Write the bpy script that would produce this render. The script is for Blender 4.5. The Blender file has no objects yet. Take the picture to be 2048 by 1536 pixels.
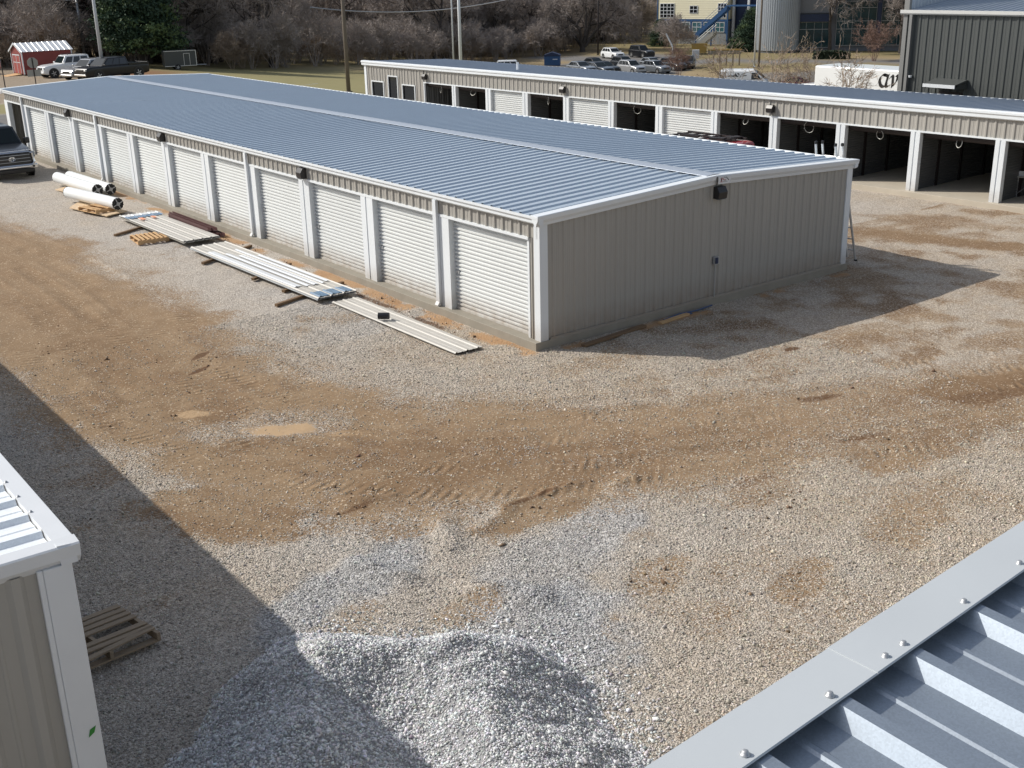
import bpy, math, random
import numpy as np
from mathutils import Vector, Matrix
SC = bpy.context.scene
COL = SC.collection
R = math.radians

# ------------------------------------------------------------------ camera, sky, sun, exposure
CAM_POS = Vector((-12.936, -16.276, 6.686))
YAW, PITCH, ROLL, FPX = R(36.8907), R(-19.9475), R(-1.3038), 2274.6
d = Vector((math.sin(YAW)*math.cos(PITCH), math.cos(YAW)*math.cos(PITCH), math.sin(PITCH)))
r0 = d.cross(Vector((0, 0, 1))).normalized(); u0 = r0.cross(d)
rr = r0*math.cos(ROLL) + u0*math.sin(ROLL); uu = u0*math.cos(ROLL) - r0*math.sin(ROLL)
cam_d = bpy.data.cameras.new('camera'); cam = bpy.data.objects.new('camera', cam_d); COL.objects.link(cam)
cam.matrix_world = Matrix(((rr.x, uu.x, -d.x, CAM_POS.x), (rr.y, uu.y, -d.y, CAM_POS.y), (rr.z, uu.z, -d.z, CAM_POS.z), (0, 0, 0, 1)))
cam_d.sensor_width = 36; cam_d.lens = FPX/2048*36; cam_d.clip_start = .05; cam_d.clip_end = 4000
SC.camera = cam

SUN = Vector((-2.14, 2.5, 2.55)).normalized()
W = bpy.data.worlds.new('World'); SC.world = W; W.use_nodes = True
nt = W.node_tree; bg = nt.nodes['Background']
sky = nt.nodes.new('ShaderNodeTexSky'); sky.sky_type = 'NISHITA'; sky.sun_disc = False
sky.sun_elevation = math.asin(SUN.z); sky.sun_rotation = math.atan2(SUN.x, SUN.y)
sky.air_density = 1.0; sky.dust_density = 1.5; sky.ozone_density = 1.0
hs_ = nt.nodes.new('ShaderNodeHueSaturation'); hs_.inputs['Saturation'].default_value = .62
nt.links.new(sky.outputs[0], hs_.inputs['Color']); nt.links.new(hs_.outputs[0], bg.inputs[0]); bg.inputs[1].default_value = 0.14
sd = bpy.data.lights.new('sun', 'SUN'); sd.energy = 4.3; sd.angle = R(.5); sd.color = (1, .95, .87)
so = bpy.data.objects.new('sun', sd); COL.objects.link(so); so.rotation_euler = SUN.to_track_quat('Z', 'Y').to_euler()
vs = SC.view_settings; vs.view_transform = 'Standard'; vs.look = 'None'; vs.exposure = 0.0; vs.gamma = 1
SC.render.film_transparent = False
SC.cycles.max_bounces = 6

# ------------------------------------------------------------------ helpers
class MB:
    def __init__(s): s.v = []; s.f = []; s.m = []
    def add(s, vs, fs, mi=0):
        n = len(s.v); s.v += [tuple(p) for p in vs]; s.f += [tuple(i+n for i in f) for f in fs]; s.m += [mi]*len(fs); return s
    def box(s, x0, x1, y0, y1, z0, z1, mi=0):
        return s.add([(x0,y0,z0),(x1,y0,z0),(x1,y1,z0),(x0,y1,z0),(x0,y0,z1),(x1,y0,z1),(x1,y1,z1),(x0,y1,z1)],
                     [(3,2,1,0),(4,5,6,7),(0,1,5,4),(1,2,6,5),(2,3,7,6),(3,0,4,7)], mi)
    def obox(s, c, size, rz=0, rx=0, ry=0, mi=0):
        M_ = Matrix.Translation(c) @ Matrix.Rotation(rz,4,'Z') @ Matrix.Rotation(ry,4,'Y') @ Matrix.Rotation(rx,4,'X')
        a, b, e = (q/2 for q in size)
        P = [M_ @ Vector(p) for p in [(-a,-b,-e),(a,-b,-e),(a,b,-e),(-a,b,-e),(-a,-b,e),(a,-b,e),(a,b,e),(-a,b,e)]]
        return s.add(P, [(3,2,1,0),(4,5,6,7),(0,1,5,4),(1,2,6,5),(2,3,7,6),(3,0,4,7)], mi)
    def quad(s, a, b, c, e, mi=0): return s.add([a,b,c,e], [(0,1,2,3)], mi)
    def tube(s, pts, r, n=8, mi=0, caps=True):
        pts = [Vector(p) for p in pts]; rs = r if isinstance(r, (list, tuple)) else [r]*len(pts)
        V = []; k = len(pts)
        up = Vector((0,0,1))
        for i, p in enumerate(pts):
            t = (pts[min(i+1,k-1)] - pts[max(i-1,0)]).normalized()
            a = t.cross(up)
            if a.length < .01: a = t.cross(Vector((1,0,0)))
            a.normalize(); b = a.cross(t)
            for j in range(n):
                w = 2*math.pi*j/n; V.append(p + (a*math.cos(w) + b*math.sin(w))*rs[i])
        F = [(i*n+j, i*n+(j+1)%n, (i+1)*n+(j+1)%n, (i+1)*n+j) for i in range(k-1) for j in range(n)]
        if caps: F += [tuple(range(n-1,-1,-1)), tuple((k-1)*n+j for j in range(n))]
        return s.add(V, F, mi)
    def lathe(s, prof, c, axis='Z', n=16, mi=0):      # prof: (radius, height)
        V = []
        for rad, hh in prof:
            for j in range(n):
                w = 2*math.pi*j/n; x, y = rad*math.cos(w), rad*math.sin(w)
                p = {'Z': (x,y,hh), 'Y': (x,hh,y), 'X': (hh,x,y)}[axis]
                V.append((p[0]+c[0], p[1]+c[1], p[2]+c[2]))
        k = len(prof)
        F = [(i*n+j, i*n+(j+1)%n, (i+1)*n+(j+1)%n, (i+1)*n+j) for i in range(k-1) for j in range(n)]
        F += [tuple(range(n-1,-1,-1)), tuple((k-1)*n+j for j in range(n))]
        return s.add(V, F, mi)
    def prism(s, prof, a, b, axis='Y', mi=0):          # closed 2D profile extruded a..b
        def P(q, t): return {'Y': (q[0], t, q[1]), 'X': (t, q[0], q[1]), 'Z': (q[0], q[1], t)}[axis]
        n = len(prof)
        V = [P(q, a) for q in prof] + [P(q, b) for q in prof]
        F = [(i, (i+1)%n, n+(i+1)%n, n+i) for i in range(n)] + [tuple(range(n-1,-1,-1)), tuple(range(n, 2*n))]
        return s.add(V, F, mi)
    def loft(s, rings, mi=0, caps=True):
        n = len(rings[0]); V = [p for q in rings for p in q]; k = len(rings)
        F = [(i*n+j, i*n+(j+1)%n, (i+1)*n+(j+1)%n, (i+1)*n+j) for i in range(k-1) for j in range(n)]
        if caps: F += [tuple(range(n-1,-1,-1)), tuple((k-1)*n+j for j in range(n))]
        return s.add(V, F, mi)
    def mesh(s, name, mats, smooth=False, bevel=0):
        me = bpy.data.meshes.new(name); me.from_pydata([tuple(p) for p in s.v], [], s.f)
        for m in (mats if isinstance(mats, (list, tuple)) else [mats]): me.materials.append(m)
        if any(s.m): me.polygons.foreach_set('material_index', s.m)
        if smooth: me.polygons.foreach_set('use_smooth', [True]*len(s.f))
        me.update(); return me
    def build(s, name, mats, parent=None, smooth=False, bevel=0, fixn=False, **tags):
        me = s.mesh(name, mats, smooth)
        if fixn:
            import bmesh
            bm = bmesh.new(); bm.from_mesh(me); bmesh.ops.recalc_face_normals(bm, faces=bm.faces); bm.to_mesh(me); bm.free()
        o = bpy.data.objects.new(name, me); COL.objects.link(o)
        if parent: o.parent = parent
        if bevel:
            b = o.modifiers.new('bevel', 'BEVEL'); b.width = bevel; b.segments = 2; b.limit_method = 'ANGLE'; b.angle_limit = R(35)
            me.polygons.foreach_set('use_smooth', [True]*len(me.polygons))
            w = o.modifiers.new('wn', 'WEIGHTED_NORMAL'); w.keep_sharp = True
        for k, v in tags.items(): o[k] = v
        return o

def tag(o, label=None, cat=None, group=None, kind=None):
    for k, v in (('label', label), ('category', cat), ('group', group), ('kind', kind)):
        if v: o[k] = v
    return o
def empty(name, loc, rz=0, label=None, cat=None, group=None):
    o = bpy.data.objects.new(name, None); COL.objects.link(o); o.location = loc; o.rotation_euler = (0, 0, rz); o.empty_display_size = .3
    return tag(o, label, cat, group)
def dup(o, parent=None):
    c = o.copy(); COL.objects.link(c)
    if parent: c.parent = parent
    for ch in list(o.children): dup(ch, c)
    return c
def np_obj(name, V, F, mats, parent=None, smooth=False, attrs=None, mi=None):
    """V (n,3), F (m,k) all same size"""
    me = bpy.data.meshes.new(name); n, (m, k) = len(V), F.shape
    me.vertices.add(n); me.vertices.foreach_set('co', V.astype(np.float32).ravel())
    me.loops.add(m*k); me.loops.foreach_set('vertex_index', F.astype(np.int32).ravel())
    me.polygons.add(m); me.polygons.foreach_set('loop_start', np.arange(0, m*k, k, dtype=np.int32))
    try: me.polygons.foreach_set('loop_total', np.full(m, k, np.int32))
    except Exception: pass
    for mm in (mats if isinstance(mats, (list, tuple)) else [mats]): me.materials.append(mm)
    if mi is not None: me.polygons.foreach_set('material_index', mi.astype(np.int32))
    if smooth: me.polygons.foreach_set('use_smooth', np.ones(m, bool))
    for an, arr in (attrs or {}).items():
        a = me.attributes.new(an, 'FLOAT_COLOR', 'POINT'); a.data.foreach_set('color', arr.astype(np.float32).ravel())
    me.update(); me.validate()
    o = bpy.data.objects.new(name, me); COL.objects.link(o)
    if parent: o.parent = parent
    return o

# ------------------------------------------------------------------ noise and terrain
_rng = np.random.default_rng(7)
_T = _rng.random((256, 256))
def vnoise(x, y):
    xi = np.floor(x).astype(int); yi = np.floor(y).astype(int); fx = x-xi; fy = y-yi
    fx = fx*fx*(3-2*fx); fy = fy*fy*(3-2*fy)
    a = _T[xi % 256, yi % 256]; b = _T[(xi+1) % 256, yi % 256]; c = _T[xi % 256, (yi+1) % 256]; e = _T[(xi+1) % 256, (yi+1) % 256]
    return (a*(1-fx)+b*fx)*(1-fy) + (c*(1-fx)+e*fx)*fy
def fbm(x, y, o=4, s=0.0):
    t = 0; a = .5
    for i in range(o):
        t = t + a*vnoise(x+s+i*17.3, y-s+i*9.1); x = x*2.03; y = y*2.03; a *= .5
    return t/(1-.5**o)
def sst(a, b, x):
    t = np.clip((x-a)/(b-a), 0, 1); return t*t*(3-2*t)
G = -0.164
def terr(x):
    return G - np.minimum(.085*np.maximum(0, np.asarray(x, float)-21.), 6.35)
def tz(x): return float(terr(x))

def seg_dist(x, y, P):
    """distance to polyline and arc length"""
    best = np.full(x.shape, 1e9); arc = np.zeros(x.shape); s0 = 0
    side = np.zeros(x.shape)
    for (ax, ay), (bx, by) in zip(P[:-1], P[1:]):
        dx, dy = bx-ax, by-ay; L = math.hypot(dx, dy)
        t = np.clip(((x-ax)*dx + (y-ay)*dy)/L**2, 0, 1)
        dd = np.hypot(x-ax-t*dx, y-ay-t*dy)
        m = dd < best
        best = np.where(m, dd, best); arc = np.where(m, s0+t*L, arc)
        side = np.where(m, ((x-ax)*dy-(y-ay)*dx)/L, side); s0 += L
    return best, arc, side
def smooth_poly(P, n=8):
    Q = []; P = [P[0]] + list(P) + [P[-1]]
    for i in range(1, len(P)-2):
        for k in range(n):
            t = k/n; a, b, c, e = (np.array(P[i+j]) for j in (-1,0,1,2))
            Q.append(tuple(.5*((2*b)+(c-a)*t+(2*a-5*b+4*c-e)*t*t+(3*b-a-3*c+e)*t**3)))
    return Q + [P[-1]]
ROAD = smooth_poly([(-6.9, 42), (-6.6, 22), (-6.1, 13), (-6.3, 7), (-6.3, 2.5), (-5.5, -1.0), (-3.7, -3.3), (-.8, -4.8), (3, -6.4), (9, -8.6)])
TRK1 = smooth_poly([(-6.9, 14), (-6.7, 6), (-6.3, 1.5), (-5.4, -1.8), (-3.4, -4.4), (-1, -6)])
TRK2 = smooth_poly([(-5.0, 16), (-4.9, 8), (-4.7, 3), (-4.0, -.6), (-2.0, -3.0), (1, -4.4)])
TRACKS = []
for off_ in (-1.55, -.75, .25, 1.0, 1.75):
    Q_ = []
    for (ax, ay), (bx, by) in zip(ROAD[:-1], ROAD[1:]):
        L_ = math.hypot(bx-ax, by-ay)
        if L_ > .02: Q_.append((ax-(by-ay)/L_*off_, ay+(bx-ax)/L_*off_))
    TRACKS.append((Q_[::2], .21+.02*abs(off_)))
def track_attr(x, y):
    out = np.zeros((len(x), 4)); out[:, 1] = 9; best = np.full(len(x), 9.)
    m_ = (y < 26) & (y > -12) & (x > -12) & (x < 14); xm, ym = x[m_], y[m_]; bm_ = best[m_]; om = out[m_]
    for k_, (P, w) in enumerate(TRACKS):
        dd, sa, sd = seg_dist(xm, ym, P); c = dd/w < bm_
        bm_ = np.where(c, dd/w, bm_); om[:, 0] = np.where(c, sa+k_*.07, om[:, 0]); om[:, 1] = np.where(c, dd/w, om[:, 1]); om[:, 2] = np.where(c, sd, om[:, 2])
    om[:, 3] = sst(.42, .60, fbm(xm*.8, ym*.8, 3, 47.))*(.35+.65*sst(.4, .6, fbm(xm*3, ym*3, 2, 7.))); out[m_] = om; return out
# the drifts and scrapes left by the loader: (x0,y0,x1,y1,width,height)
BERMS = [(-6.25,-3.5,-5.65,-3.75,.12,.035),(-4.7,-5.0,-3.4,-5.05,.10,.035),(-5.4,-5.4,-4.6,-5.1,.12,.04),(-7.1,-5.2,-6.8,-5.85,.2,.12),
         (-6.25,-6.6,-5.8,-7.15,.22,.11),(-5.6,-4.9,-5.9,-5.5,.2,.06),(-3.1,-5.5,-2.7,-5.45,.14,.05)]
def local_height(x, y):
    h = .03*(fbm(x*.8, y*.8, 3, 3.)-.5) + .035*(fbm(x*2.6, y*2.6, 3, 8.)-.5)
    for P, w in TRACKS:
        m_ = (np.abs(x-P[len(P)//2][0]) < 14) & (y < 26)
        if not m_.any(): continue
        dd, sa, sd = seg_dist(x[m_], y[m_], P)
        br = sst(.34, .58, fbm(x[m_]*.7, y[m_]*.7, 2, 31.+w))
        h[m_] += -.016*np.clip(1-(dd/w)**2, 0, 1)*br + .014*np.exp(-((dd-w*1.2)/.10)**2)*br
    for x0, y0, x1, y1, w, hh in BERMS:
        dd, s, sd = seg_dist(x, y, [(x0, y0), (x1, y1)])
        h = h + hh*np.exp(-(dd/w)**2)*(.6+.8*fbm(x*4, y*4, 2, 2.))
    return h
def cover(x, y):
    """dirt, sand, fresh, dark | grass, asphalt, dry, tan"""
    n1 = fbm(x*.45, y*.45, 4, 1.); n2 = fbm(x*1.6, y*1.6, 4, 40.); n3 = fbm(x*5, y*5, 3, 70.)
    dd, s, sd = seg_dist(x, y, ROAD)
    wdt = np.interp(s, [0, 18, 28, 36, 42, 46, 50, 54, 60], [1.8, 2.0, 2.35, 2.35, 2.4, 2.2, 1.7, 1.35, 1.6])
    road = 1-sst(.50, 1.5, dd/wdt + (n1-.5)*.75 + (n2-.5)*.45)
    stk = fbm(s*.35, sd*2.6, 3, 91.)
    road = np.clip(road - .55*np.clip(stk-.52, 0, 1)*(dd/wdt > .3), 0, 1)
    fade = np.interp(s, [0, 42, 47, 52, 60], [1, 1, .92, .74, .68])
    dirt = road*fade
    def blob(cx, cy, rx, ry, a=0., amp=1., rough=.9):
        c, si = math.cos(a), math.sin(a); ex = ((x-cx)*c+(y-cy)*si)/rx; ey = (-(x-cx)*si+(y-cy)*c)/ry
        q = np.hypot(ex, ey) + (n2-.5)*rough + (n3-.5)*.4
        return amp*(1-sst(.55, 1.2, q))
    for b in [(-7.5,-2.7,1.7,1.15,-.9,.85),(-6.6,-3.2,1.2,.7,-.6,.7),(1.2,-7.3,1.6,.75,-.25,.8),(3.2,-7.2,1.8,.7,-.3,.8),(-3.9,-5.3,1.5,.5,.1,.85),(-5.6,-4.4,1.3,.5,.2,.6),(-1.7,-6.9,.9,.45,0,.6),
              (-4.4,-7.7,.6,.35,.3,.55),(13.6,.3,4.,.75,1.9,.85),(15.6,1.4,4.,.5,1.9,.5),(-6.6,-6.9,.5,.3,0,.5),(-3.2,-8.9,.8,.4,.5,.6),(-.6,-8.6,1.2,.5,.3,.6),
              (5.5,-3.2,1.2,.4,-.3,.5),(7.5,-5.6,2.,.6,-.3,.6),(-7.7,-6.2,.5,.25,.4,.4)]:
        dirt = np.maximum(dirt, blob(*b))
    speck = sst(.60, .74, n1*.45+n2*.55)*.5
    dirt = np.maximum(dirt, speck*(y < 16))
    gap = sst(.50, .62, n2*.6+n3*.4)*(1-sst(.3, .9, dd/wdt))*0
    dirt = np.clip(dirt - .42*blob(-5.85,-.25,1.5,.75,-.5,1.,1.2) - .16*sst(.5,.7,n2*.5+n3*.5)*road*sst(30,40,s), 0, 1)
    dirt = np.maximum(dirt, (.36+.30*sst(-2,3,x))*sst(.36,.62,n2*.6+n1*.4)*((y < 3) & (x > -5)))
    sand = np.maximum(blob(-5.72,-.50,.62,.36,-.5,.95,.95), blob(-6.5,1.12,.46,.2,-.5,.62,1.3))
    sand = np.maximum(sand, blob(-5.05,-1.25,.4,.13,-.6,.42,1.2))
    # clay washed out along the slab edge
    clay = np.exp(-((x+.34+.22*(n1-.5))/.24)**2)*sst(-.9, .1, y)*(1-sst(22, 31, y))*sst(.33, .56, n2*.7+n1*.3)
    clay = np.maximum(clay, .8*np.exp(-((y+.25+.2*(n1-.5))/.16)**2)*((x > -.4) & (x < 9))*sst(.42, .6, n2))
    fresh = blob(-3.45,-3.75,.6,.22,.2,.9)
    for b in [(-6.9,-5.4,.8,.5,.6,.8),(-5.2,-6.6,1.,.6,.3,.5),(-4.1,-6.3,1.0,.5,.2,.6),(-8.0,-5.6,.9,.4,.6,.8),(-6.2,-8.0,1.4,1.0,.7,.9),(-5.6,-2.55,.4,.15,.3,.6)]:
        fresh = np.maximum(fresh, blob(*b))
    fresh = np.maximum(fresh, .35*np.exp(-((x+1.6)/1.2)**2)*sst(1, 4, y)*(1-sst(14, 22, y))*sst(.35, .6, n1))
    for b in [(4.6,-6.6,2.2,.9,-.35,.9),(.2,-5.3,1.6,.35,-.3,.6),(2.6,-5.6,1.4,.3,-.3,.55),(-2.6,-4.6,1.6,.4,-.2,.6)]: dirt = np.maximum(dirt, blob(*b))
    dark = np.zeros_like(x)
    for b in [(3.6,-3.1,.22,.12,0,1.),(2.0,-5.1,.45,.14,-.3,.6),(-5.2,4.0,.32,.1,.6,.7),(-5.6,3.2,.35,.08,.5,.8),(-6.2,-3.75,.36,.07,.1,.55),(-4.1,-5.05,.7,.05,.1,.6),(1.,-6.6,.8,.16,-.3,.5),(4.2,-6.9,1.2,.3,-.35,.45),(-1.4,-6.6,.5,.15,0,.4)]:
        dark = np.maximum(dark, blob(*b))
    dark = np.maximum(dark, .85*np.exp(-((x+.62+.22*(n2-.5))/.10)**2)*sst(1.5, 3, y)*(1-sst(14, 16, y))*sst(.42, .56, n2))
    damp = .75*sst(.46, .66, stk*.55+n2*.45)*sst(.2, .7, dirt)*(.45+.55*sst(30, 44, s))
    for b in [(-4.6,-3.6,1.9,.7,-.1,.8),(-2.6,-4.9,1.6,.6,-.15,.8),(4.4,-6.7,2.3,.75,-.35,1.),(2.2,-7.4,1.4,.5,-.3,.8),(-.6,-5.2,1.6,.35,-.3,.6),(-5.6,2.2,1.,.35,-.9,.5),(13.6,.2,3.,.5,1.9,.8),(6.5,-4.4,1.6,.35,-.3,.7),(-6.9,4.2,1.2,.3,-1.2,.5),(-6.2,8.5,2.,.35,-1.4,.5)]: damp = np.maximum(damp, blob(*b)*(.55+.45*n2))
    tan = np.clip(.46 + .9*(n1-.4) + .65*sst(-4.5, 0, x)*(y < 3) + .25*sst(10, 13, x), 0, 1)*(1-.6*fresh)
    # far ground
    grass = sst(0, 1, (x-17.2)/1.5)*sst(38.5, 39.5, y+.3*x*0) * (x > 10)
    lot = ((y > 58) & (x < 19.5)).astype(float)
    grass = np.where((x < 17) & (y > 44.5) & (y < 58) & (x > -60), np.where((y > 52.5) & (y < 57.6), 1, 0), grass)
    asph = np.where((x < 17) & (y > 40) & (y <= 52.5), 1.0, 0.0)
    grass = np.maximum(grass*(1-lot), 0)
    redd = np.exp(-(((x-19.6)/3.2)**2 + ((y-74)/4.5)**2))
    far = sst(24.5, 27, x)
    pk, _, _ = seg_dist(x, y, [(82, 92), (114, 119)]); rd, _, _ = seg_dist(x, y, [(152, 60), (128, 88), (114, 110), (108, 130)]); r2, _, _ = seg_dist(x, y, [(60, 40), (84, 60), (104, 78)])
    park = np.maximum(np.maximum((pk < 9.5)*1.0, (rd < 4.0)*1.0), (r2 < 9)*.9)
    asph = np.maximum(asph, park*far)
    dryf = sst(.40, .62, fbm(x*.05, y*.05, 3, 11.))
    lotr = ((x > 100) & (x < 132) & (y > 60) & (y < 108)).astype(float)
    return (np.stack([np.clip(dirt, 0, 1), np.clip(np.maximum(sand, 0), 0, 1), np.clip(fresh, 0, 1), np.clip(dark, 0, 1)], -1),
            np.stack([np.clip(grass, 0, 1), np.clip(asph, 0, 1), np.clip(np.maximum(lot, 0), 0, 1), np.clip(tan, 0, 1)], -1),
            np.stack([np.clip(clay, 0, 1), np.clip(dryf, 0, 1), np.clip(redd, 0, 1), np.clip(damp, 0, 1)], -1))

# ------------------------------------------------------------------ materials
def _new(name):
    m = bpy.data.materials.new(name); m.use_nodes = True; n = m.node_tree
    return m, n, n.nodes['Principled BSDF']
def M(name, col, rough=.6, metal=0., var=.12, scale=2.5, bump=0., bscale=60., spec=.5, coat=0., streak=None):
    m, n, p = _new(name)
    tc = n.nodes.new('ShaderNodeTexCoord'); no = n.nodes.new('ShaderNodeTexNoise'); no.inputs['Scale'].default_value = scale; no.inputs['Detail'].default_value = 5
    src = tc.outputs['Object']
    if streak:
        mp = n.nodes.new('ShaderNodeMapping'); mp.inputs['Scale'].default_value = streak; n.links.new(src, mp.inputs[0]); src = mp.outputs[0]
    n.links.new(src, no.inputs['Vector'])
    mx = n.nodes.new('ShaderNodeMix'); mx.data_type = 'RGBA'
    a = [max(0, c*(1-var)) for c in col]; b = [min(1, c*(1+var)) for c in col]
    mx.inputs[6].default_value = (*a, 1); mx.inputs[7].default_value = (*b, 1)
    n.links.new(no.outputs[0], mx.inputs[0]); n.links.new(mx.outputs[2], p.inputs['Base Color'])
    p.inputs['Roughness'].default_value = rough; p.inputs['Metallic'].default_value = metal
    p.inputs['Specular IOR Level'].default_value = spec; p.inputs['Coat Weight'].default_value = coat
    if bump:
        nb = n.nodes.new('ShaderNodeTexNoise'); nb.inputs['Scale'].default_value = bscale; nb.inputs['Detail'].default_value = 6
        n.links.new(tc.outputs['Object'], nb.inputs['Vector'])
        bp = n.nodes.new('ShaderNodeBump'); bp.inputs['Strength'].default_value = bump; bp.inputs['Distance'].default_value = .02
        n.links.new(nb.outputs[0], bp.inputs['Height']); n.links.new(bp.outputs[0], p.inputs['Normal'])
    return m
def mud(m, height, amt, col=(.30,.23,.16)):
    """rain splashed soil on the lowest part of a sheet; every object a little different"""
    n = m.node_tree; p = n.nodes['Principled BSDF']; L = n.links.new; old = p.inputs['Base Color'].links[0].from_socket
    tc = n.nodes.new('ShaderNodeTexCoord'); sx = n.nodes.new('ShaderNodeSeparateXYZ'); L(tc.outputs['Object'], sx.inputs[0])
    no = n.nodes.new('ShaderNodeTexNoise'); no.inputs['Scale'].default_value = 5; no.inputs['Detail'].default_value = 8; L(tc.outputs['Object'], no.inputs['Vector'])
    mr = n.nodes.new('ShaderNodeMapRange'); mr.inputs[1].default_value = 0; mr.inputs[2].default_value = height; mr.inputs[3].default_value = 1; mr.inputs[4].default_value = 0; L(sx.outputs[2], mr.inputs[0])
    m1 = n.nodes.new('ShaderNodeMath'); m1.operation = 'MULTIPLY'; L(mr.outputs[0], m1.inputs[0]); L(no.outputs[0], m1.inputs[1])
    m2 = n.nodes.new('ShaderNodeMath'); m2.operation = 'MULTIPLY'; m2.inputs[1].default_value = amt; m2.use_clamp = True; L(m1.outputs[0], m2.inputs[0])
    oi = n.nodes.new('ShaderNodeObjectInfo'); mo = n.nodes.new('ShaderNodeMapRange'); mo.inputs[3].default_value = .93; mo.inputs[4].default_value = 1.03; L(oi.outputs['Random'], mo.inputs[0])
    vm = n.nodes.new('ShaderNodeVectorMath'); vm.operation = 'SCALE'; L(old, vm.inputs[0]); L(mo.outputs[0], vm.inputs['Scale'])
    mx = n.nodes.new('ShaderNodeMix'); mx.data_type = 'RGBA'; L(m2.outputs[0], mx.inputs[0]); L(vm.outputs[0], mx.inputs[6]); mx.inputs[7].default_value = (*col, 1); L(mx.outputs[2], p.inputs['Base Color'])
    return m
def M_galv(name, base=(.55,.58,.62), rough=.42, metal=.75, spangle=70., amt=.1):
    m, n, p = _new(name)
    tc = n.nodes.new('ShaderNodeTexCoord'); v = n.nodes.new('ShaderNodeTexVoronoi'); v.inputs['Scale'].default_value = spangle
    n.links.new(tc.outputs['Object'], v.inputs['Vector'])
    sx = n.nodes.new('ShaderNodeSeparateColor'); n.links.new(v.outputs['Color'], sx.inputs[0])
    no = n.nodes.new('ShaderNodeTexNoise'); no.inputs['Scale'].default_value = .7; no.inputs['Detail'].default_value = 6; n.links.new(tc.outputs['Object'], no.inputs['Vector'])
    ad = n.nodes.new('ShaderNodeMath'); ad.operation = 'ADD'; n.links.new(sx.outputs[0], ad.inputs[0]); n.links.new(no.outputs[0], ad.inputs[1])
    mr = n.nodes.new('ShaderNodeMapRange'); mr.inputs[1].default_value = .2; mr.inputs[2].default_value = 1.5; n.links.new(ad.outputs[0], mr.inputs[0])
    mx = n.nodes.new('ShaderNodeMix'); mx.data_type = 'RGBA'; n.links.new(mr.outputs[0], mx.inputs[0])
    mx.inputs[6].default_value = (*[c*(1-amt) for c in base], 1); mx.inputs[7].default_value = (*[min(1, c*(1+amt)) for c in base], 1)
    n.links.new(mx.outputs[2], p.inputs['Base Color'])
    p.inputs['Roughness'].default_value = rough; p.inputs['Metallic'].default_value = metal
    return m
def M_wood(name, col, var=.35, axis=(1,14,14)):
    return M(name, col, .8, 0, var, 3., .3, 30., .2, 0, axis)

trim = M('white_trim', (.70,.735,.76), .40, 0, .05, 1.2, .06, 3.)
roll_w = M('door_roll_white', (.70,.72,.72), .4, 0, .05, 2.)
trim_d = M('ridge_trim_grey', (.47,.50,.52), .42, 0, .09, 1.6, .08, 4.)
trim_old = M('white_trim_dusty', (.66,.68,.70), .45, 0, .09, 2.0)
door_w = M('roller_door_white', (.66,.68,.675), .45, 0, .05, .8, .10, 2.2)
tan = M('tan_panel', (.355,.34,.31), .48, 0, .07, .7, .10, 1.8)
mud(door_w, .45, 1.1); mud(tan, .5, 1.1, (.27,.215,.16)); mud(trim, .4, .8)
tan_d = M('tan_panel_shed', (.36,.345,.315), .5, 0, .12, 1.2, 0, 60, .4, 0, (4,4,.5))
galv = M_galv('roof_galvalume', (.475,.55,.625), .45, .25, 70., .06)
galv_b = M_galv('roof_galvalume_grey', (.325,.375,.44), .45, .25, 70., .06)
galv_near = M_galv('roof_galvalume_bright', (.39,.44,.495), .48, .80, 190., .10)
galv_c = M_galv('roof_zincalume_pale', (.80,.84,.87), .45, .1, 90., .06)
capm = M('ridge_cap_metal', (.40,.445,.51), .42, .3, .04)
concrete = M('concrete', (.27,.245,.20), .85, 0, .2, 3., .15, 50)
concrete_lit = M('concrete_floor', (.46,.41,.33), .75, 0, .14, 1.4)
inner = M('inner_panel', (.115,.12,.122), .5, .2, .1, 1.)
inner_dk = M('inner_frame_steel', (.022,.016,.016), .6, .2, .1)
dkbox = M('dark_bronze', (.018,.017,.018), .4, 0, .2)
lens_d = M('headlight_lens', (.30,.32,.33), .12, 0, .2)
lens = M('lamp_lens', (.25,.27,.28), .15, 0, .1)
steel = M('galvanised_steel', (.45,.46,.47), .45, .6, .12, 4)
alu = M('aluminium', (.62,.63,.63), .4, .6, .06, 6)
rubber = M('rubber', (.02,.02,.02), .8, 0, .2)
glass = M('dark_glass', (.012,.015,.018), .06, 0, .3, 1., 0, 1, .7)
wind = M('windscreen_glass', (.012,.018,.02), .06, 0, .2, 1., 0, 1, .35)
chrome = M('chrome', (.75,.75,.75), .15, 1., .03)
woodw = M_wood('pine_wood', (.55,.36,.19))
wood_old = M_wood('weathered_wood', (.31,.245,.175))
wood_br = M_wood('brown_board', (.19,.125,.075))
osb = M('sheet_board', (.60,.45,.29), .8, 0, .25, 9., .2, 40)
pole_w = M_wood('pole_wood', (.17,.145,.12), .25, (3,3,.4))
bark = M('bark', (.062,.052,.046), .9, 0, .4, 4., .5, 20)
twig = M('twig', (.32,.275,.245), .9, 0, .45, .12)
twig_pale = M('twig_pale', (.31,.24,.18), .9, 0, .35, .3)
needle = M('pine_needles', (.036,.066,.038), .7, 0, .75, .5, 0, 1, .3)
needle_b = M('pine_needles_light', (.085,.125,.05), .7, 0, .5, .5, 0, 1, .3)
greyd = M('charcoal_panel', (.062,.068,.066), .5, .1, .08, .8)
grey_tr = M('grey_trim', (.19,.19,.185), .45, .1, .06)
redm = M('barn_red', (.20,.035,.03), .6, 0, .15, 2.)
bluem = M('blue_paint', (.02,.075,.19), .5, 0, .15)
blue_dk = M('navy_paint', (.012,.025,.07), .5, 0, .2)
yellow_s = M('yellow_siding', (.74,.69,.50), .6, 0, .05)
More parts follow.
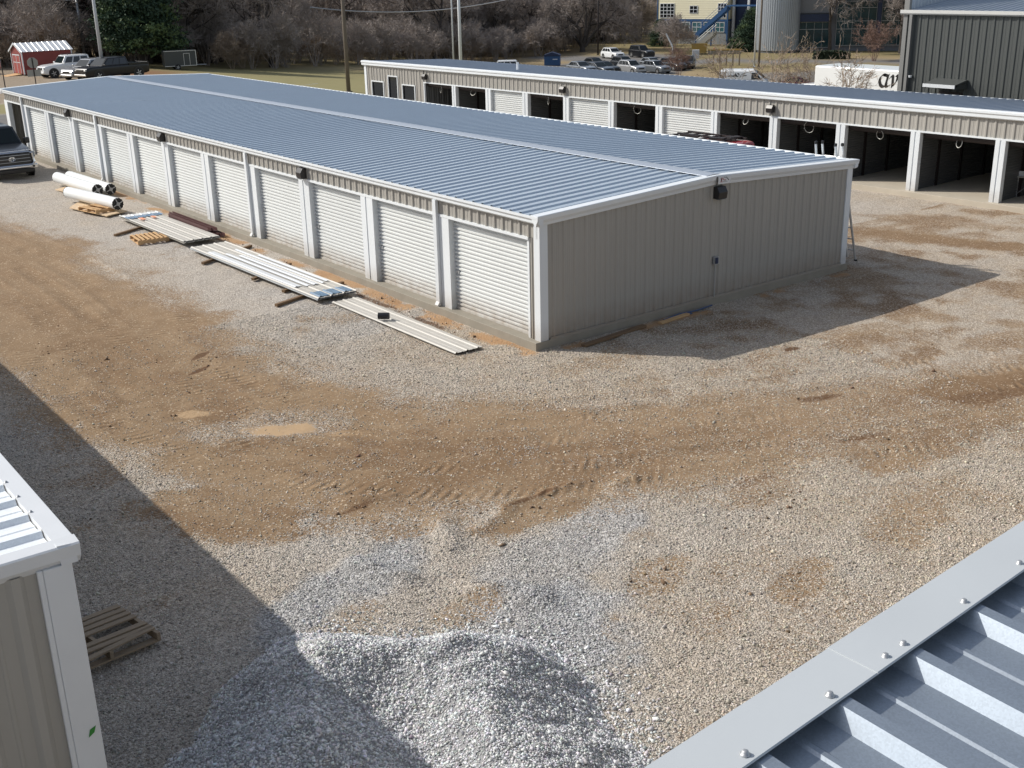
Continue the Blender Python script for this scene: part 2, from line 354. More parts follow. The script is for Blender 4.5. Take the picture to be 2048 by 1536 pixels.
corr = M('corrugated_grey', (.34,.37,.40), .42, .5, .12, .6, 0, 1, .5, 0, (1,1,.15))
ochre = M('ochre_paint', (.42,.27,.07), .6, 0, .15)
orange = M('orange_plastic', (.75,.10,.02), .5, 0, .05)
purlin = M('red_oxide_primer', (.085,.035,.034), .55, .1, .25, 5)
black_p = M('black_plastic', (.015,.015,.016), .35, 0, .2)
sign_grey = M('sign_back', (.33,.33,.31), .5, .5, .1)
letter = M('black_lettering', (.01,.01,.011), .4, 0, .05)
red_ink = M('red_lettering', (.45,.03,.03), .5, 0, .05)
green_tape = M('green_tape', (.03,.22,.03), .5, 0, .1)
bluefilm = M('blue_film', (.10,.18,.28), .3, 0, .4, 12)
panel_new = M('sheet_panel_grey', (.47,.45,.41), .4, 0, .05)
panel_wh = M('sheet_panel_white', (.66,.685,.71), .35, .1, .04)
hedge_m = M('hedge_leaf', (.03,.045,.022), .8, 0, .6, 3)
def paint(name, c, metal=.0): return M(name, c, .28, metal, .03, .5, 0, 1, .5, .6)
P_white = paint('car_white', (.72,.735,.74)); P_black = M('car_black', (.008,.009,.011), .3, 0, .03, .5, 0, 1, .35, .25); P_gun = M('car_gunmetal', (.020,.024,.030), .3, .2, .03, .5, 0, 1, .4, .35)
P_silver = paint('car_silver', (.36,.37,.38), .5); P_red = paint('car_red', (.34,.022,.03)); P_maroon = paint('car_maroon', (.09,.012,.018)); P_grey = paint('car_grey', (.16,.175,.19), .3)
P_navy = paint('car_navy', (.02,.028,.04), .2); P_vgrey = paint('van_grey_side', (.60,.61,.62))

def M_ground():
    m, n, p = _new('site_ground'); N = n.nodes.new; L = n.links.new
    tc = N('ShaderNodeTexCoord'); obj = tc.outputs['Object']
    def attr(nm):
        a = N('ShaderNodeAttribute'); a.attribute_name = nm; s = N('ShaderNodeSeparateColor'); L(a.outputs['Color'], s.inputs[0]); return s.outputs[0], s.outputs[1], s.outputs[2], a.outputs['Alpha']
    dirt, sand, fresh, dark = attr('cov_a'); grass, asph, lot, tanm = attr('cov_b'); clay, dryf, redd, damp = attr('cov_c')
    def noise(sc, det=4, rough=.55):
        q = N('ShaderNodeTexNoise'); q.inputs['Scale'].default_value = sc; q.inputs['Detail'].default_value = det; q.inputs['Roughness'].default_value = rough; L(obj, q.inputs['Vector']); return q.outputs[0]
    def mix(f, a, b):
        q = N('ShaderNodeMix'); q.data_type = 'RGBA'
        if hasattr(f, 'links'): L(f, q.inputs[0])
        else: q.inputs[0].default_value = f
        for i, c in ((6, a), (7, b)):
            if hasattr(c, 'links'): L(c, q.inputs[i])
            else: q.inputs[i].default_value = (*c, 1)
        return q.outputs[2]
    def mth(op, a, b=None, cl=False):
        q = N('ShaderNodeMath'); q.operation = op; q.use_clamp = cl
        for i, c in enumerate((a, b)):
            if c is None: continue
            if hasattr(c, 'links'): L(c, q.inputs[i])
            else: q.inputs[i].default_value = c
        return q.outputs[0]
    def ramp(f, stops):
        q = N('ShaderNodeValToRGB'); L(f, q.inputs[0]); e = q.color_ramp.elements
        e[0].position, e[0].color = stops[0][0], (*stops[0][1], 1); e[1].position, e[1].color = stops[-1][0], (*stops[-1][1], 1)
        for pos, c in stops[1:-1]:
            z = e.new(pos); z.color = (*c, 1)
        return q.outputs[0]
    v = N('ShaderNodeTexVoronoi'); v.inputs['Scale'].default_value = 42; L(obj, v.inputs['Vector'])
    v2 = N('ShaderNodeTexVoronoi'); v2.inputs['Scale'].default_value = 90; L(obj, v2.inputs['Vector'])
    s1 = N('ShaderNodeSeparateColor'); L(v.outputs['Color'], s1.inputs[0]); s2 = N('ShaderNodeSeparateColor'); L(v2.outputs['Color'], s2.inputs[0])
    rnd = mth('ADD', mth('MULTIPLY', s1.outputs[0], .6), mth('MULTIPLY', s2.outputs[1], .4))
    stone = ramp(rnd, [(.08, (.20,.187,.172)), (.38, (.38,.352,.32)), (.62, (.53,.495,.45)), (.92, (.78,.75,.70))])
    stone_t = ramp(rnd, [(.08, (.16,.12,.08)), (.38, (.33,.25,.17)), (.62, (.50,.395,.275)), (.92, (.76,.65,.50))])
    stone_f = ramp(rnd, [(.08, (.14,.142,.145)), (.38, (.27,.272,.275)), (.62, (.42,.422,.425)), (.92, (.68,.68,.68))])
    nA = noise(2.2, 6); nB = noise(14, 5); nC = noise(60, 3)
    dust = mix(nA, (.36,.325,.285), (.45,.41,.365))
    c = mix(mth('MULTIPLY', tanm, mth('ADD', nA, .25, True), True), stone, stone_t)
    c = mix(mth('MULTIPLY', mth('SUBTRACT', 1., fresh), mth('MULTIPLY', nB, .62)), c, dust)
    c = mix(fresh, c, stone_f)
    dcol = mix(nA, (.215,.142,.082), (.345,.25,.16)); dcol = mix(mth('MULTIPLY', nB, .55), dcol, (.22,.145,.082))
    dcol = mix(mth('MULTIPLY', mth('MULTIPLY', damp, mth('ADD', nB, .35, True)), .95), dcol, mix(nA, (.125,.072,.036), (.20,.12,.065)))
    # stones showing in the dirt
    keep = mth('GREATER_THAN', s1.outputs[2], .86); keep = mth('MULTIPLY', keep, mth('GREATER_THAN', nB, .47))
    dcol = mix(mth('MULTIPLY', keep, .75), dcol, stone_t)
    dm = mth('ADD', dirt, mth('MULTIPLY', mth('SUBTRACT', mth('ADD', s1.outputs[1], nC), 1.0), .55)); dmk = N('ShaderNodeMapRange'); dmk.inputs[1].default_value = .32; dmk.inputs[2].default_value = .68; L(dm, dmk.inputs[0])
    c = mix(dmk.outputs[0], c, dcol)
    def edge(f, amt=.35):
        q = N('ShaderNodeMapRange'); q.inputs[1].default_value = .3; q.inputs[2].default_value = .62
        L(mth('ADD', f, mth('MULTIPLY', mth('SUBTRACT', mth('ADD', nC, s1.outputs[1]), 1.), amt)), q.inputs[0]); return q.outputs[0]
    c = mix(mth('MULTIPLY', edge(sand), .95), c, mix(nC, (.38,.26,.15), (.49,.35,.215)))
    c = mix(mth('MULTIPLY', edge(clay), .9), c, mix(nA, (.34,.175,.075), (.50,.34,.20)))
    c = mix(mth('MULTIPLY', edge(dark), .85), c, mix(nC, (.075,.038,.02), (.14,.075,.04)))
    gcol = mix(noise(.35, 8, .7), (.19,.195,.075), (.36,.31,.16)); gcol = mix(mth('MULTIPLY', noise(3, 6, .7), .8), gcol, (.15,.13,.06)); gcol = mix(mth('MULTIPLY', noise(11, 4, .8), .5), gcol, (.34,.30,.17))
    c = mix(grass, c, gcol)
    drg = mix(noise(.12, 8, .7), (.22,.165,.09), (.36,.28,.17)); drg = mix(mth('MULTIPLY', dryf, .6), drg, (.17,.15,.065))
    far = N('ShaderNodeMapRange'); far.inputs[1].default_value = 27; far.inputs[2].default_value = 31
    sx = N('ShaderNodeSeparateXYZ'); L(obj, sx.inputs[0]); L(sx.outputs[0], far.inputs[0])
    fy = N('ShaderNodeMapRange'); fy.inputs[1].default_value = 66; fy.inputs[2].default_value = 100; L(sx.outputs[1], fy.inputs[0])
    farm = mth('MAXIMUM', mth('MULTIPLY', far.outputs[0], mth('SUBTRACT', 1., grass)), fy.outputs[0])
    c = mix(mth('MULTIPLY', farm, mth('SUBTRACT', 1., lot)), c, drg)
    farx = N('ShaderNodeMapRange'); farx.inputs[1].default_value = 46; farx.inputs[2].default_value = 56; L(sx.outputs[0], farx.inputs[0])
    c = mix(farx.outputs[0], c, drg)
    c = mix(lot, c, mix(noise(1.2, 6), (.26,.205,.15), (.36,.30,.23)))
    c = mix(mth('MULTIPLY', redd, .9), c, (.20,.10,.055))
    c = mix(asph, c, mix(noise(.6, 7, .7), (.13,.125,.12), (.22,.21,.20)))
    L(c, p.inputs['Base Color']); p.inputs['Roughness'].default_value = .95; p.inputs['Specular IOR Level'].default_value = .15
    ts, td, tsd, tmk = attr('trk')
    wv = mth('SINE', mth('MULTIPLY', mth('ADD', ts, mth('MULTIPLY', tsd, .35)), 37.)); 
    inb = mth('SUBTRACT', 1., mth('MULTIPLY', td, td), True)
    tread = mth('MULTIPLY', mth('MULTIPLY', mth('MULTIPLY', mth('ADD', wv, 1.), .5), inb), mth('MULTIPLY', tmk, dmk.outputs[0]))
    hgt = mth('ADD', mth('MULTIPLY', mth('SUBTRACT', 1., v.outputs['Distance']), mth('SUBTRACT', 1.05, dmk.outputs[0])), mth('MULTIPLY', nB, .7))
    hgt = mth('ADD', hgt, mth('MULTIPLY', nC, .35)); hgt = mth('ADD', hgt, mth('MULTIPLY', tread, 1.5))
    soft = mth('SUBTRACT', 1., mth('MAXIMUM', edge(sand), mth('MAXIMUM', asph, grass)), True)
    b = N('ShaderNodeBump'); b.inputs['Distance'].default_value = .016; L(mth('MULTIPLY', soft, .9), b.inputs['Strength']); L(hgt, b.inputs['Height']); L(b.outputs[0], p.inputs['Normal'])
    return m
def M_attr(name, rough=.9):
    m, n, p = _new(name); a = n.nodes.new('ShaderNodeAttribute'); a.attribute_name = 'col'
    tc = n.nodes.new('ShaderNodeTexCoord'); no = n.nodes.new('ShaderNodeTexNoise'); no.inputs['Scale'].default_value = 90; n.links.new(tc.outputs['Object'], no.inputs['Vector'])
    mr = n.nodes.new('ShaderNodeMapRange'); mr.inputs[3].default_value = .75; mr.inputs[4].default_value = 1.25; n.links.new(no.outputs[0], mr.inputs[0])
    v = n.nodes.new('ShaderNodeVectorMath'); v.operation = 'MULTIPLY'; n.links.new(a.outputs['Color'], v.inputs[0]); n.links.new(mr.outputs[0], v.inputs[1])
    n.links.new(v.outputs[0], p.inputs['Base Color']); p.inputs['Roughness'].default_value = rough; p.inputs['Specular IOR Level'].default_value = .2
    return m

# ------------------------------------------------------------------ ground sheet, gravel pile, loose stones
def axis_pts(segs):
    out = []
    for a, b, st in segs: out += list(np.arange(a, b-1e-6, st))
    return np.array(out + [segs[-1][1]])
def grow(a, b, s0, k=1.13):
    o = [a]; s = s0; sg = 1 if b > a else -1
    while (b-o[-1])*sg > s: o.append(o[-1]+sg*s); s *= k
    o.append(b); return o
xs = np.array(sorted(set(grow(-12.5, -200, .3) + list(np.arange(-12.5, 6, .05)) + list(np.arange(6, 22, .14)) + grow(22, 900, .25, 1.05))))
ys = np.array(sorted(set(grow(-11.5, -120, .3) + list(np.arange(-11.5, 8, .05)) + list(np.arange(8, 30, .14)) + grow(30, 1400, .25, 1.04))))
X, Y = np.meshgrid(xs, ys); xf, yf = X.ravel(), Y.ravel()
cA, cB, cC = cover(xf, yf)
fadeh = (1-sst(18, 24, xf))*(1-sst(30, 40, yf))
Z = terr(xf) + local_height(xf, yf)*fadeh + (1-fadeh)*0
nx, ny = len(xs), len(ys)
idx = np.arange(nx*ny).reshape(ny, nx)
Fq = np.stack([idx[:-1,:-1].ravel(), idx[:-1,1:].ravel(), idx[1:,1:].ravel(), idx[1:,:-1].ravel()], 1)
ground_mat = M_ground()
gr = np_obj('ground', np.stack([xf, yf, Z], 1), Fq, ground_mat, None, True, {'cov_a': cA, 'cov_b': cB, 'cov_c': cC, 'trk': track_attr(xf, yf)}); gr['kind'] = 'structure'

def ridge(x, y, ax, ay, az, bx, by, bz, slope):
    dx, dy = bx-ax, by-ay; L2 = dx*dx+dy*dy
    t = np.clip(((x-ax)*dx+(y-ay)*dy)/L2, 0, 1); dd = np.hypot(x-ax-t*dx, y-ay-t*dy)
    return az+(bz-az)*t - (np.sqrt(dd*dd+.16*.16)-.16)*slope*1.12
def pile_h(x, y):
    """height above G of the tipped gravel"""
    wx = x + .25*(fbm(x*1.3, y*1.3, 3, 4.)-.5); wy = y + .25*(fbm(x*1.3, y*1.3, 3, 14.)-.5)
    hs = [ridge(wx, wy, -8.72, -7.6, .66, -8.38, -6.3, .05, .6),
          ridge(wx, wy, -8.75, -7.65, .70, -7.75, -8.35, .68, .62),
          ridge(wx, wy, -8.75, -7.65, .70, -9.9, -9.1, 1.02, .62),
          ridge(wx, wy, -9.9, -9.1, 1.02, -10.6, -11.5, 1.0, .62),
          ridge(wx, wy, -7.75, -8.35, .68, -8.5, -10.6, .66, .62),
          ridge(wx, wy, -7.75, -8.35, .52, -7.0, -8.25, .10, .42),
          ridge(wx, wy, -7.45, -9.0, .12, -7.9, -10.3, .30, .6),
          ridge(wx, wy, -7.9, -8.6, .34, -8.0, -10.4, .40, .42)]
    k = 9.; h = np.log(sum(np.exp(k*np.clip(q, -2, 3)) for q in hs))/k - .02
    h = h + .06
    h = h - .09*np.exp(-((wx+7.68)**2/.08+(wy+8.48)**2/.02))
    h = h + .13*(fbm(x*1.9, y*1.9, 4, 21.)-.5) + .05*(fbm(x*6, y*6, 2, 61.)-.5)
    return h
px = np.arange(-12.3, -5.4, .04); py = np.arange(-12.6, -5.6, .04)
PX, PY = np.meshgrid(px, py); ph = pile_h(PX, PY)
m_ok = ph > -.09
Zp = G + ph
pid = np.arange(PX.size).reshape(PX.shape)
fq = np.stack([pid[:-1,:-1], pid[:-1,1:], pid[1:,1:], pid[1:,:-1]], -1)
keepf = m_ok[:-1,:-1] & m_ok[:-1,1:] & m_ok[1:,1:] & m_ok[1:,:-1]
fq = fq[keepf]
used = np.unique(fq); remap = np.full(PX.size, -1); remap[used] = np.arange(len(used))
pv = np.stack([PX.ravel(), PY.ravel(), Zp.ravel()], 1)[used]; fq = remap[fq]
OCT_V = np.array([(1,0,0),(-1,0,0),(0,1,0),(0,-1,0),(0,0,1),(0,0,-1)], float)
OCT_F = np.array([(0,2,4),(2,1,4),(1,3,4),(3,0,4),(2,0,5),(1,2,5),(3,1,5),(0,3,5)])
def stones(P, rad, cols, rg):
    n = len(P); V = np.repeat(OCT_V[None], n, 0)*rg.uniform(.62, 1.25, (n, 6, 1)) + rg.normal(0, .16, (n, 6, 3))
    sc = rad[:, None]*np.stack([rg.uniform(.8, 1.35, n), rg.uniform(.7, 1.05, n), rg.uniform(.5, .85, n)], 1)
    V = V*sc[:, None, :]
    a = rg.uniform(0, 2*math.pi, n); ca, sa = np.cos(a), np.sin(a); b = rg.normal(0, .5, n); cb, sb = np.cos(b), np.sin(b)
    x = V[...,0]; y = V[...,1]; z = V[...,2]
    x, z = x*cb[:,None]+z*sb[:,None], -x*sb[:,None]+z*cb[:,None]
    x, y = x*ca[:,None]-y*sa[:,None], x*sa[:,None]+y*ca[:,None]
    V = np.stack([x, y, z], -1) + P[:, None, :]
    F = OCT_F[None] + (np.arange(n)*6)[:, None, None]
    C = np.repeat(np.concatenate([cols, np.ones((n,1))], 1)[:, None], 6, 1)
    return V.reshape(-1, 3), F.reshape(-1, 3), C.reshape(-1, 4)
rg = np.random.default_rng(3)
stone_mat = M_attr('limestone_chips')
def grey_cols(n, lo, hi, tint, rg, pw=1.0):
    v = (lo+(hi-lo)*rg.random(n)**pw)[:, None]; t = np.asarray(tint)[None]*(1+rg.normal(0, .035, (n, 3))); return np.clip(v*t, .02, .9)
NP = 150000
sx_ = rg.uniform(-11.4, -5.6, NP); sy_ = rg.uniform(-10.6, -5.6, NP); sh_ = pile_h(sx_, sy_)
gk = local_height(sx_, sy_)
k_ = (sh_ > gk-.01) | ((sh_ > -.42) & (rg.random(NP) < .40*np.exp(-(gk-sh_)/.10)*sst(-8.6, -7.6, sx_)))
sx_, sy_, sh_ = sx_[k_], sy_[k_], sh_[k_]
rad = np.clip(.0115*np.exp(rg.normal(0, .33, len(sx_))), .006, .036)*(1+.35*np.exp(-np.maximum(sh_, 0)/.12))
SV, SF, SCc = stones(np.stack([sx_, sy_, G+np.maximum(sh_, gk[k_])+rad*.25], 1), rad, grey_cols(len(sx_), .26, .90, (.99, 1.0, 1.01), rg), rg)
mcol = np.tile(np.array([[.30,.30,.305,1.]]), (len(pv), 1))
tri = np.concatenate([fq[:, [0,1,2]], fq[:, [0,2,3]]])
pile = np_obj('gravel_pile', np.concatenate([pv, SV]), np.concatenate([tri, SF+len(pv)]), stone_mat, None, False, {'col': np.concatenate([mcol, SCc])})
tag(pile, 'heap of pale grey crushed stone tipped on the ground beside the near left building', 'gravel pile')

NS = 420000
# more stones close to the camera
gx = rg.uniform(-11.6, 4.5, NS); gy = -11.2 + 17.*rg.random(NS)**1.45
cA_, cB_, cC_ = cover(gx, gy)
dens = np.clip(1.08-cA_[:,0]*.95-cA_[:,1]*1.1-cA_[:,3]*.7-cC_[:,0]*.9, .035, 1)
dens = dens*np.clip(.5+.9*fbm(gx*1.1, gy*1.1, 3, 55.), 0, 1)
k_ = (rg.random(NS) < dens) & ~((gx > -.2) & (gy > -.1)) & (pile_h(gx, gy) < local_height(gx, gy)+.03)
gx, gy = gx[k_], gy[k_]; cA_, cB_ = cA_[k_], cB_[k_]
rad = np.clip(.0095*np.exp(rg.normal(0, .36, len(gx))), .0045, .034)
gz = G + local_height(gx, gy) + rad*.2
gc = grey_cols(len(gx), .17, .70, (1.02, 1.0, .955), rg); tanc = grey_cols(len(gx), .17, .66, (1.11, .98, .80), rg); frc = grey_cols(len(gx), .18, .70, (1.0, 1., 1.0), rg)
tm = np.clip(cB_[:,3]+cA_[:,0]*.6, 0, 1)[:, None]*rg.uniform(.5, 1.2, (len(gx), 1)); tm = np.clip(tm, 0, 1); fm = cA_[:,2][:, None]
gc = gc*(1-tm)+tanc*tm; gc = gc*(1-fm)+frc*fm
SV, SF, SCc = stones(np.stack([gx, gy, gz], 1), rad, gc, rg)
gvl = np_obj('gravel', SV, SF, stone_mat, None, False, {'col': SCc}); gvl['kind'] = 'stuff'
tag(gvl, 'loose limestone chips strewn over the muddy yard', 'gravel')
# dark clods of soil thrown about by tyres
cl = []
for cx, cy, sp, n in [(-7.2,6.6,.5,14),(-6.9,5.2,.6,8),(-5.6,5.4,2.2,40),(-5.2,3.6,.3,16),(-5.6,3.0,.3,8),(-6.4,1.5,1.2,30),(-5.2,-2.2,1.4,30),(-6.2,-3.7,.35,18),(-4.2,-5.05,.6,24),(-4.5,-7.75,.3,14),(-1.9,-7.4,.35,34),(-2.5,-7.6,.2,10),
                      (1.2,-6.9,.7,26),(-3.9,-8.6,.5,12),(-.5,6,.12,0),(-8.1,3.2,.2,5),(-7.8,1.5,.15,4),(2.2,-4.8,.6,16),(4.5,-5,.8,12)]:
    q = rg.normal(0, 1, (n, 2))*np.array([sp, sp*.6]); cl += [(cx+a, cy+b) for a, b in q]
for i in range(150):
    yy = rg.uniform(1, 15); cl.append((-.55+rg.normal(0, .12), yy))
cl = np.array(cl); rad = np.clip(.016*np.exp(rg.normal(0, .5, len(cl))), .006, .05)
SV, SF, SCc = stones(np.stack([cl[:,0], cl[:,1], G+local_height(cl[:,0], cl[:,1])+rad*.25], 1), rad, grey_cols(len(cl), .07, .24, (1.25, .85, .58), rg), rg)
cld = np_obj('soil_clods', SV, SF, stone_mat, None, False, {'col': SCc}); cld['kind'] = 'stuff'; tag(cld, 'dark clods of clay kicked up along the tyre tracks', 'soil')

# ------------------------------------------------------------------ ribbed sheet helper
def ribbed(mb, o, u, v, n, L, top, pitch=.29, h=.03, flat=.6, u0=0.0, bot=0.0, mi=0, minor=True):
    """sheet from origin o; ribs run along v, stacked along u; top(u) (or number) and bot give the v extents"""
    o, u, v, n = Vector(o), Vector(u), Vector(v), Vector(n)
    tf = top if callable(top) else (lambda q: top)
    bf = bot if callable(bot) else (lambda q: bot)
    pts = [(0., 0.)]; q = u0
    w0 = pitch*(1-flat)
    while q < L:
        for a, b in ((q, 0), (q+w0*.28, h), (q+w0*.72, h), (q+w0, 0)):
            if 0 < a < L: pts.append((a, b))
        if minor:
            c = q+w0+(pitch-w0)*.5
            for a, b in ((c-.018, 0), (c-.008, .006), (c+.008, .006), (c+.018, 0)):
                if 0 < a < L: pts.append((a, b))
        q += pitch
    pts.append((L, 0.))
    V = []
    for a, b in pts:
        V.append(o+u*a+n*b+v*bf(a)); V.append(o+u*a+n*b+v*tf(a))
    F = [(2*i, 2*i+2, 2*i+3, 2*i+1) for i in range(len(pts)-1)]
    mb.add(V, F, mi)
    return mb

def roller_door_mesh(w, h, name='roller_door', pitch=.085, depth=.032):
    mb = MB(); V = []; F = []; z = 0.; prof = [(0., 0.)]
    while z < h:
        for a, b in ((.06, 0), (.16, 1.), (.54, 1.), (.64, 0), (1.0, 0)):
            if z+a*pitch < h: prof.append((z+a*pitch, b*depth))
        z += pitch
    prof.append((h, 0))
    for zz, dd in prof: V += [(-dd, 0, zz), (-dd, w, zz)]
    F = [(2*i, 2*i+1, 2*i+3, 2*i+2) for i in range(len(prof)-1)]
    mb.add(V, F); mb.box(-.028, .004, .0, w, -.004, .05)
    return mb.mesh(name, door_w)
def part(name, me, parent, loc=(0,0,0), rz=0):
    o = bpy.data.objects.new(name, me); COL.objects.link(o); o.parent = parent; o.location = loc; o.rotation_euler = (0,0,rz); return o
def wall_light(parent, loc, rz=0):
    """wedge shaped wall pack, faces -x"""
    mb = MB(); mb.prism([(0,.13),(-.10,.13),(-.17,.02),(-.15,-.12),(0,-.12)], -.13, .13, 'Y')
    o = mb.build('wall_light', dkbox, parent, bevel=.008); o.location = loc; o.rotation_euler = (0,0,rz)
    l = MB(); l.prism([(-.152,-.125),(-.03,-.125),(-.03,-.135),(-.148,-.135)], -.10, .10, 'Y').build('lens', lens, o)
    return o

# ================================================================== main storage building
WA, LA = 9.19, 36.65
A = empty('storage_building', (0,0,0), 0, 'long low storage building with closed white roller doors in the middle of the yard', 'storage building')
MB().box(-.16, WA+.10, -.05, LA+.05, -.6, 0).build('foundation_slab', concrete, A, bevel=.01)
RA0, RA1 = 2.405, 2.60      # roof at eave, at ridge
def eaveA(x): return RA0 + (RA1-RA0)*(1-abs(x-WA/2)/(WA/2))
# roof: two ribbed slopes
sl = Vector((WA/2+.05, 0, RA1-RA0)); su = sl.normalized()
mb = MB(); ribbed(mb, (-.05, .05, RA0), (0,1,0), su, (-su.z,0,su.x), LA-.1, sl.length, .305, .036, .66, .1, 0, 0, True)
sr = Vector((-(WA/2+.05), 0, RA1-RA0)); sv = sr.normalized()
ribbed(mb, (WA+.05, .05, RA0), (0,1,0), sv, (sv.z*-1 if sv.z < 0 else sv.z, 0, -sv.x), LA-.1, sr.length, .305, .036, .66, .1, 0, 0, True)
roofA = mb.build('roof', galv, A)
mb = MB(); xr = WA/2
mb.add([(xr-.21, -.02, RA1+.040), (xr, -.02, RA1+.056), (xr+.21, -.02, RA1+.040), (xr-.21, LA+.02, RA1+.040), (xr, LA+.02, RA1+.056), (xr+.21, LA+.02, RA1+.040),
        (xr-.213, -.02, RA1+.036), (xr-.213, LA+.02, RA1+.036), (xr+.213, -.02, RA1+.036), (xr+.213, LA+.02, RA1+.036)],
       [(0,1,4,3), (1,2,5,4), (6,0,3,7), (2,8,9,5)]).build('ridge_cap', capm, roofA)
mb = MB()
for s, x0 in ((-1, -.05), (1, WA+.05)):        # lap between the roof sheets
    mb.obox(((x0+WA/2)/2, 25.72, (RA0+RA1)/2+.034), (WA/2, .03, .004), 0, 0, -s*math.atan((RA1-RA0)/(WA/2)))
mb.build('roof_lap', capm, roofA)
# eave gutters (ogee) and rake trims
gp = [(0,2.27),(-.07,2.27),(-.10,2.30),(-.10,2.35),(-.135,2.385),(-.135,2.435),(-.12,2.435),(-.115,2.40),(0,2.40)]
MB().prism([(a-.004, b) for a, b in gp], -.12, LA+.12, 'Y').build('gutter', trim, A, fixn=True)
MB().prism([(WA+.004-a, b) for a, b in gp], -.12, LA+.12, 'Y').build('gutter', trim, A, fixn=True)
def rake(yf, sgn, nm='gable_trim'):
    mb = MB(); rings = []
    for x in (-.135, WA/2, WA+.135):
        z = eaveA(min(max(x,0),WA))+.045; y0 = yf; 
        rings.append([(x, y0, z-.215), (x, y0+sgn*.03, z-.205), (x, y0+sgn*.045, z-.15), (x, y0+sgn*.085, z-.09), (x, y0+sgn*.10, z-.012), (x, y0+sgn*.09, z), (x, y0-sgn*.13, z-.004), (x, y0-sgn*.13, z-.02)])
    mb.loft(rings); return mb.build(nm, trim, A, fixn=True)
rk = rake(-.03, -1); rake(LA+.03, 1)
MB().box(4.575, 4.60, -.133, -.126, 2.44, 2.615).build('joint_gap', dkbox, rk)
# sign on the gable trim
sg = MB().box(0, .37, -.006, 0, 0, .155).build('sign', panel_wh, A); sg.location = (4.62, -.131, 2.458); sg.rotation_euler = (0, R(1.3), 0)
def strokes(mb, paths, nib, t=.003, plane='xz', y=0.):
    for P in paths:
        for (a, b), (c, e) in zip(P[:-1], P[1:]):
            q = [(a-nib[0], b-nib[1]), (a+nib[0], b+nib[1]), (c+nib[0], e+nib[1]), (c-nib[0], e-nib[1])]
            if plane == 'xz':
                V = [(x, y, z) for x, z in q] + [(x, y-t, z) for x, z in q]
            else:
                V = [(y, x, z) for x, z in q] + [(y-t, x, z) for x, z in q]
            mb.add(V, [(0,1,2,3),(4,5,6,7),(0,1,5,4),(1,2,6,5),(2,3,7,6),(3,0,4,7)])
lg = MB(); strokes(lg, [[(.07,.13),(.09,.05),(.10,.11)], [(.14,.12),(.175,.135),(.20,.118),(.225,.132),(.285,.085),(.31,.06)]], (.007,.004), .003, 'xz', -.006); lg.build('logo_mark', letter, sg)
lg = MB(); strokes(lg, [[(.08,.12),(.075,.07)], [(.11,.125),(.14,.10),(.13,.085),(.16,.075)], [(.165,.08),(.22,.075)], [(.05,.045),(.13,.04)]], (.006,.004), .003, 'xz', -.007); lg.build('logo_mark', red_ink, sg)
lg = MB(); strokes(lg, [[(.13,.045),(.27,.04)], [(.17,.062),(.23,.060)]], (.0,.004), .003, 'xz', -.0065); lg.build('logo_mark', M('grey_print', (.2,.2,.2)), sg)
# walls
mb = MB(); ribbed(mb, (0, -.004, 0), (1,0,0), (0,0,1), (0,-1,0), WA, lambda u: eaveA(u)-.16, .268, .026, .62, .27, 0, 0, True); mb.build('end_wall', tan, A)
mb = MB(); ribbed(mb, (WA, LA+.004, 0), (-1,0,0), (0,0,1), (0,1,0), WA, lambda u: eaveA(u)-.16, .268, .026, .62, .27); mb.build('end_wall', tan, A)
mb = MB(); ribbed(mb, (WA+.004, 0, 0), (0,1,0), (0,0,1), (1,0,0), LA, 2.3, .268, .026, .62, .2); mb.build('side_wall', tan, A)
MB().box(-.006, .16, -.034, .02, .0, 2.26).box(-.034, .02, -.0345, .14, 0., 2.26).build('corner_trim', trim, A)
MB().box(WA-.15, WA+.035, -.036, .02, 0, 2.26).build('corner_trim', trim, A)
MB().box(.2, WA-.15, -.044, -.0325, -.002, .045).build('base_trim', tan, A)
# fascia above the doors
mb = MB(); ribbed(mb, (-.004, LA, 1.985), (0,-1,0), (0,0,1), (-1,0,0), LA, .30, .268, .03, .6, .1); mb.build('fascia_panel', tan, A)
MB().box(-.05, .05, .30, LA-.3, 1.935, 1.985).build('header_trim', trim, A)
mb = MB(); ribbed(mb, (-.003, .30, 0), (0,-1,0), (0,0,1), (-1,0,0), .18, 1.985, .10, .02, .6, .05, 0, 0, False); mb.build('side_panel', tan, A)
MB().box(-.02, .04, .30, .36, 0, 1.935).build('door_jamb', trim, A)
dm = {}
def A_door(y0, y1):
    w = round(y1-y0, 3)
    if w not in dm: dm[w] = roller_door_mesh(w, 1.93)
    dd_ = part('roller_door', dm[w], A, (.11, y0, .006))
    MB().box(-.05, -.03, w-.16, w-.06, .78, .84).build('latch', steel, dd_)
openings = [(.36, 2.95)] + [(3.48+3.048*k, 6.0+3.046*k) for k in range(10)]
for y0, y1 in openings: A_door(y0, y1)
for k in range(11):
    y0 = 2.95+3.048*k
    mb = MB(); mb.box(-.046, .13, y0, y0+.25, 0, 1.93); mb.box(-.03, .13, y0+.25, y0+.32, 0, 1.93); mb.box(-.046, .13, y0+.32, y0+.53, 0, 1.93)
    mb.build('door_pier', trim, A)
    if k in (0, 3, 7, 10):
        y = y0+.42
        ds = MB(); ds.box(-.115, -.05, y-.06, y+.06, .10, 2.28); ds.loft([[(-.115,y-.06,.10),(-.05,y-.06,.10),(-.05,y+.06,.10),(-.115,y+.06,.10)], [(-.16,y-.06,.03),(-.14,y-.06,-.01),(-.14,y+.06,-.01),(-.16,y+.06,.03)]])
        ds.build('downspout', trim, A, fixn=True)
MB().box(-.046, .13, 36.2, 36.66, 0, 1.985).build('door_pier', trim, A)
